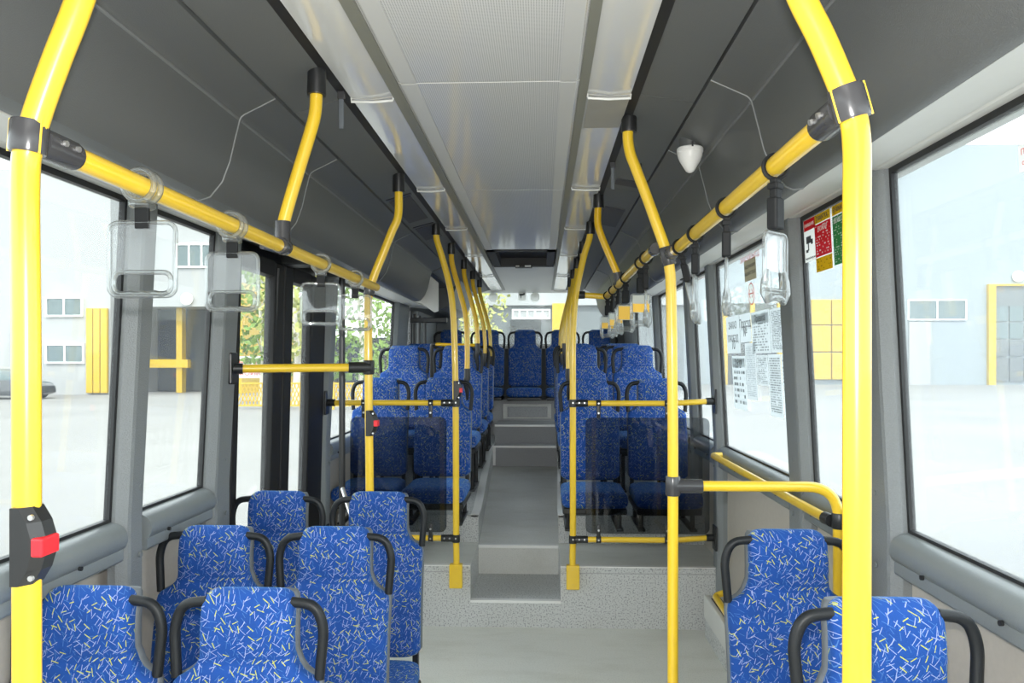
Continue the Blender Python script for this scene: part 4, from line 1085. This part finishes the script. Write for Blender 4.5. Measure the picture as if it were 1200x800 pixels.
# stickers on the notice window
def sticker(label, y, z, w, h, mat, name='sticker'):
    x = XR-0.006
    root = thing(name, label, 'sticker', (x, y, z))
    MB().box(x-0.0006, x+0.0006, y-w/2, y+w/2, z-h/2, z+h/2).lean(1).build('film', mat, root)
    return root, x-0.0012
ye = 900*0.99/(877-635)
r_, x_ = sticker('beige square sticker with red lettering above it on the notice window', ye, EYE+(422-317)/(900/ye), 0.20, 0.10, 'tag_beige')
text('ЗАПАСНОЙ ВЫХОД', 0.034, 'ink_red', r_, (x_, ye, EYE+(422-303)/(900/ye)), (PI/2, 0, -PI/2))
text('ВЫДЕРНИ ШНУР', 0.022, 'ink', r_, (x_, ye, EYE+(422-313)/(900/ye)), RT); text('ВЫДАВИ СТЕКЛО', 0.022, 'ink', r_, (x_, ye, EYE+(422-321)/(900/ye)), RT)
r_ = thing('sticker', 'round white sticker with red rim on the notice window', 'sticker', (XR-0.006, ye, EYE+.3))
zz = EYE+(422-345)/(900/ye)
m = MB(); closed_tube_x(m, (XR-0.006, ye, zz), 0.050, 0.003); m.lean(1).build('rim', 'ink_red', r_); MB().disc((XR-0.0065, ye, zz), 0.046, 'x', 0.0012, 28).lean(1).build('film', 'film_white', r_)
text('↔', 0.07, 'ink_red', r_, (XR-0.0075, ye, zz), RT)
yw = 900*1.0/(898-635)
sticker('small white square sticker beside the round one on the notice window', yw, EYE+(422-342)/(900/yw), 0.07, 0.06, 'film_white')
yq = 1.59
r_, x_ = sticker('cream sticker with red lettering on the right front window', yq, 1.945, 0.080, 0.056, 'film_white')
text('Проезд', 0.017, 'ink_red', r_, (x_, yq, 1.957), RT); text('оплачен', 0.014, 'ink_red', r_, (x_, yq, 1.935), RT)
# rear window stickers
r_ = thing('sticker', 'small white sticker with red top and camera mark high on the back window', 'sticker', (-0.22, Y1, 2.2))
MB().box(-0.275, -0.185, Y1+0.012, Y1+0.014, EYE+0.70, EYE+0.835).build('film', 'film_white', r_)
MB().box(-0.275, -0.185, Y1+0.010, Y1+0.012, EYE+0.80, EYE+0.835).build('header', 'ink_red', r_)
m = MB(); m.box(-0.262, -0.215, Y1+0.009, Y1+0.011, EYE+0.755, EYE+0.775); m.box(-0.25, -0.24, Y1+0.009, Y1+0.011, EYE+0.725, EYE+0.755); m.box(-0.215, -0.20, Y1+0.009, Y1+0.011, EYE+0.76, EYE+0.785); m.build('camera_mark', 'ink', r_)
for x, lb in ((-0.57, 'left of the camera sticker'), (-0.08, 'right of the camera sticker')):
    r_ = tag(MB().disc((x, Y1+0.012, EYE+.735), 0.055, 'y', 0.001, 28).build('sticker', 'film_white'), 'round pale sticker on the back window, '+lb, 'sticker')

# ================================================================== OUTSIDE
GZ = -0.35
struct(MB().box(-120, 120, -60, 140, GZ-0.3, GZ).build('ground', 'asphalt'))
def bldg(name, label, mb, mat):
    return tag(mb.build(name, mat), label, 'building')
def wparts(root, rects, y, frame='sign_white', pane='far_glass', n=2):
    for x0, x1, z0, z1 in rects:
        f = MB(); t = 0.10
        f.box(x0, x1, y-0.12, y, z0, z0+t); f.box(x0, x1, y-0.12, y, z1-t, z1); f.box(x0, x0+t, y-0.12, y, z0+t, z1-t); f.box(x1-t, x1, y-0.12, y, z0+t, z1-t)
        for k in range(1, n): 
            xm = x0+(x1-x0)*k/n; f.box(xm-t/2, xm+t/2, y-0.12, y, z0+t, z1-t)
        fo = f.build('window', frame, root)
        MB().box(x0+t, x1-t, y-0.06, y-0.03, z0+t, z1-t).build('pane', pane, fo)
def B(px, Y): return (px-635)/900*Y
def BZ(py, Y): return EYE-(py-422)/900*Y
# left hall, front part
Y = 41.0
b1 = bldg('depot_building', 'pale grey depot hall with small white windows, beyond the left front window', MB().box(-70, B(119, Y), Y, Y+1.9, GZ, 12), 'facade_white')
wparts(b1, [(B(40, Y), B(86, Y), BZ(370, Y), BZ(346, Y)), (B(40, Y), B(88, Y), BZ(426, Y), BZ(402, Y)), (B(-140, Y), B(-92, Y), BZ(426, Y), BZ(402, Y)), (B(-140, Y), B(-92, Y), BZ(370, Y), BZ(346, Y))], Y)
g = MB(); 
for k in range(3): g.box(B(92, Y)+0.40*k, B(92, Y)+0.40*k+0.36, Y-0.25, Y-0.05, GZ+0.1, BZ(360, Y), 0.03)
g.build('gate_leaf', 'gate_yellow', b1)
# left hall, part set back, with the dark garage opening
Y = 43.0
b2 = bldg('depot_building', 'white depot hall with a dark open garage bay, beyond the second left window', MB().box(B(118, Y), B(262, Y), Y, Y+12, BZ(358, Y), 12).box(B(118, Y), B(150, Y), Y, Y+12, GZ, BZ(358, Y)), 'facade_white')
wparts(b2, [(B(200, Y), B(246, Y), BZ(312, Y), BZ(283, Y))], Y, n=3)
MB().box(B(150, Y), B(262, Y), Y+2.5, Y+12, GZ, BZ(358, Y)).build('garage_bay', 'garage_dark', b2)
MB().box(B(191, Y), B(198, Y), Y+0.8, Y+1.3, GZ, BZ(358, Y)).build('bay_post', 'gate_yellow', b2)
MB().box(B(150, Y), B(206, Y), Y+0.7, Y+1.1, BZ(431, Y), BZ(421, Y)).build('bay_beam', 'gate_yellow', b2)
MB().box(B(262, Y), B(280, Y), Y-0.2, Y+12, GZ, BZ(330, Y)).build('gate_post', 'gate_yellow', b2)
MB().disc((B(213, Y), Y-0.1, BZ(349, Y)), 0.35, 'y', 0.1, 24).build('round_sign', 'sign_white', b2)
# dark shed behind the trees
Y = 60.0
bldg('depot_shed', 'dark low shed behind the birches, seen through the middle door', MB().box(B(300, Y), B(470, Y), Y, Y+10, GZ, BZ(395, Y)), 'garage_dark')
sgn = thing('sign_board', 'white board with red lettering beyond the middle door', 'sign', (B(290, 34), 34, 0.6))
MB().box(B(272, 34), B(309, 34), 34, 34.08, BZ(443, 34), BZ(417, 34)).build('board', 'sign_white', sgn)
text('АВТОБУС', 0.36, 'ink_red', sgn, (B(291, 34), 33.95, BZ(425, 34)), (PI/2, 0, 0)); text('МОЙКА', 0.36, 'ink_red', sgn, (B(291, 34), 33.95, BZ(437, 34)), (PI/2, 0, 0))
# yellow lattice fence
fy = 29.0
fe = thing('lattice_fence', 'low yellow lattice fence outside the middle door', 'fence', (B(350, fy), fy, GZ))
xa, xb = B(272, fy), B(500, fy)
k = 0; x = xa
while x < xb:
    MB().box(x-0.04, x+0.04, fy-0.04, fy+0.04, GZ, GZ+1.05).build('post', 'gate_yellow', fe)
    m = MB(); x2 = min(x+1.25, xb)
    m.box(x, x2, fy-0.02, fy+0.02, GZ+0.97, GZ+1.03); m.box(x, x2, fy-0.02, fy+0.02, GZ+0.12, GZ+0.18)
    for j in range(9):
        u = x+(x2-x)*j/9
        m.tube([(u, fy, GZ+0.15), (u+0.36, fy, GZ+1.0)], 0.022, 4); m.tube([(u+0.36, fy+0.01, GZ+0.15), (u, fy+0.01, GZ+1.0)], 0.022, 4)
    stuff(m.build('lattice_panel', 'gate_yellow', fe)); x += 1.25
# birches
def tree(label, x, y, h, cr, z0, seed, mat='leaf', trunk_r=0.12, n=900):
    rnd = random.Random(seed)
    root = thing('birch_tree', label, 'tree', (x, y, GZ), 'trees outside the middle door')
    m = MB(); m.tube([(x, y, GZ), (x+0.1, y, GZ+h*0.3), (x-0.08, y, GZ+h*0.6), (x+0.05, y, GZ+h*0.95)], [trunk_r, trunk_r*0.85, trunk_r*0.6, 0.02], 8); m.build('trunk', 'bark', root, smooth=True)
    m = MB()
    for k in range(9):
        a = rnd.uniform(0, 2*PI); zz = GZ+h*rnd.uniform(0.3, 0.8); d = cr*rnd.uniform(0.5, 0.9)
        m.tube([(x, y, zz), (x+math.cos(a)*d*0.5, y+math.sin(a)*d*0.5, zz+0.5), (x+math.cos(a)*d, y+math.sin(a)*d, zz+0.6)], [0.04, 0.025, 0.01], 5)
    m.build('branch', 'bark', root)
    m = MB()
    for k in range(n):
        u = rnd.random(); a = rnd.uniform(0, 2*PI); zz = z0+(h+GZ-z0)*u
        rr_ = cr*math.sin(PI*min(1, 0.15+u*0.85))**0.7*math.sqrt(rnd.random())
        c = Vector((x+rr_*math.cos(a), y+rr_*math.sin(a), zz)); s = rnd.uniform(0.10, 0.22)
        d1_ = Vector((rnd.gauss(0,1), rnd.gauss(0,1), rnd.gauss(0,1))).normalized(); d2_ = d1_.orthogonal().normalized()
        m.quad(c-d1_*s, c-d2_*s*0.6, c+d1_*s, c+d2_*s*0.6)
    stuff(m.build('foliage', mat, root))
tree('slender birch left of the door post, green crown', B(302, 32), 32, 7.5, 1.7, 1.2, 1)
tree('yellow-leaved birch seen between the door posts', B(343, 31), 31, 7.0, 1.6, 1.6, 2, 'leaf_yellow', 0.16)
tree('green birch with two stems seen between the door posts', B(362, 34), 34, 8, 2.0, 0.8, 3)
tree('bushy green tree seen behind the door pole', B(420, 36), 36, 8, 2.4, 0.6, 4)
tree('bushy green tree seen through the rear left windows', B(468, 40), 40, 9, 2.8, 0.6, 5)
tree('pale green tree seen past the left corner of the back window', B(552, 44), 44, 9, 2.2, 2.2, 6, 'leaf_yellow')
# parked car
car = thing('parked_car', 'dark hatchback parked by the pale depot hall, behind the left front pole', 'car', (-26.2, 36.6, GZ))
def car_ring(x, hw, z0, z1): 
    return [(x, 36.6-hw, z0), (x, 36.6-hw*1.02, (z0+z1)/2), (x, 36.6-hw*0.94, z1), (x, 36.6+hw*0.94, z1), (x, 36.6+hw*1.02, (z0+z1)/2), (x, 36.6+hw, z0)]
x0 = -28.3
m = MB(); m.loft([car_ring(x0, 0.70, GZ+0.35, GZ+0.75), car_ring(x0+0.15, 0.82, GZ+0.2, GZ+0.92), car_ring(x0+1.2, 0.86, GZ+0.18, GZ+0.95), car_ring(x0+3.0, 0.86, GZ+0.18, GZ+0.92), car_ring(x0+3.9, 0.80, GZ+0.2, GZ+0.78), car_ring(x0+4.15, 0.68, GZ+0.3, GZ+0.62)])
m.build('body', 'car_paint', car, smooth=True, angle=40)
m = MB(); m.loft([car_ring(x0+0.25, 0.70, GZ+0.9, GZ+1.0), car_ring(x0+0.55, 0.68, GZ+0.9, GZ+1.40), car_ring(x0+1.9, 0.68, GZ+0.9, GZ+1.45), car_ring(x0+3.0, 0.74, GZ+0.88, GZ+0.95)])
m.build('cabin', 'far_glass', car, smooth=True, angle=40)
for wx in (x0+0.75, x0+3.35):
    for wy in (-0.8, 0.8):
        m = MB(); m.disc((wx, 36.6+wy, GZ+0.3), 0.30, 'y', 0.2, 20); w_ = m.build('wheel', 'rubber', car); MB().disc((wx, 36.6+wy*1.12, GZ+0.3), 0.19, 'y', 0.04, 16).build('hub_cap', 'metal', w_)
MB().box(x0+3.98, x0+4.10, 36.6-0.70, 36.6-0.45, GZ+0.55, GZ+0.68, 0.02).build('headlamp', 'white', car)
# right hall
Y = 60.0; RB = lambda py: GZ+(450-py)/15.0
b3 = bldg('depot_building', 'long pale blue-grey depot hall beyond the right windows', MB().box(B(700, Y), 70, Y, Y+12, GZ, 18), 'facade_blue')
wparts(b3, [(B(1055, Y), B(1121, Y), RB(376), RB(352))], Y)
MB().box(B(1056, Y), B(1080, Y), Y-0.15, Y, GZ, RB(378)).build('entry_door', 'facade_white', b3)
m = MB(); m.box(B(1144, Y), B(1152, Y), Y-0.3, Y, GZ, RB(335)); m.box(B(1152, Y), B(1260, Y), Y-0.3, Y, RB(337), RB(335)); m.box(B(1252, Y), B(1260, Y), Y-0.3, Y, GZ, RB(337)); m.build('gate_frame', 'gate_yellow', b3)
MB().box(B(1152, Y), B(1252, Y), Y-0.1, Y, RB(360), RB(337)).build('gate_lintel', 'facade_grey', b3)
for i in range(6):
    xa_ = B(1152+i*16.6, Y); xb_ = B(1152+(i+1)*16.6-2, Y)
    for j, (za_, zb_) in enumerate(((360, 377), (379, 397), (399, 417), (419, 446))):
        MB().box(xa_, xb_, Y-0.14, Y-0.02, RB(zb_), RB(za_)).build('gate_pane', 'far_glass' if j < 2 else 'facade_grey', b3)
MB().disc((B(1178, Y), Y-0.1, RB(326)), 0.42, 'y', 0.1, 24).build('round_sign', 'sign_white', b3)
for a_, b_ in ((945, 967), (968, 990)):
    for t_, q_ in ((352, 381), (382, 412), (413, 444)): MB().box(B(a_, Y), B(b_, Y), Y-0.3, Y, RB(q_), RB(t_), 0.05).build('gate_panel', 'gate_yellow', b3)
m = MB(); m.box(B(848, Y), B(905, Y), Y-0.2, Y, GZ, RB(356)); m.build('garage_bay', 'garage_dark', b3)
for k in range(3): MB().box(B(844+k*31, Y), B(849+k*31, Y), Y-0.4, Y, GZ, RB(356)).build('gate_post', 'gate_yellow', b3)
# rear hall
Y = 48.0
b4 = bldg('depot_building', 'grey depot hall with a glazed band and dark gate, seen through the back window', MB().box(B(500, Y), B(800, Y), Y, Y+8, GZ, BZ(358, Y)), 'facade_grey')
MB().box(B(500, Y), B(800, Y), Y-0.3, Y+8, BZ(358, Y), BZ(330, Y)).build('parapet', 'facade_white', b4)
wparts(b4, [(B(600, Y), B(645, Y), BZ(374, Y), BZ(362, Y))], Y, pane='facade_white', n=5)
MB().box(B(598, Y), B(634, Y), Y-0.2, Y, BZ(420, Y), BZ(375, Y)).build('dark_gate', 'garage_dark', b4)
MB().box(B(647, Y), B(664, Y), Y-0.4, Y, GZ, BZ(356, Y)).build('gate_panel', 'gate_yellow', b4)
MB().box(B(548, Y), B(572, Y), Y-0.4, Y, GZ, BZ(356, Y)).build('gate_panel', 'gate_yellow', b4)
# lettering becomes plain mesh
bpy.context.view_layer.update()
dg = bpy.context.evaluated_depsgraph_get()
for o in TEXTS:
    me = bpy.data.meshes.new_from_object(o.evaluated_get(dg))
    q = bpy.data.objects.new('print', me); COL.objects.link(q)
    q.parent = o.parent; q.location = o.location; q.rotation_euler = o.rotation_euler
    if not me.materials: me.materials.append(o.data.materials[0])
for o in TEXTS: bpy.data.objects.remove(o)
# clean helper keys
for o in bpy.data.objects:
    if 'at' in o: del o['at']
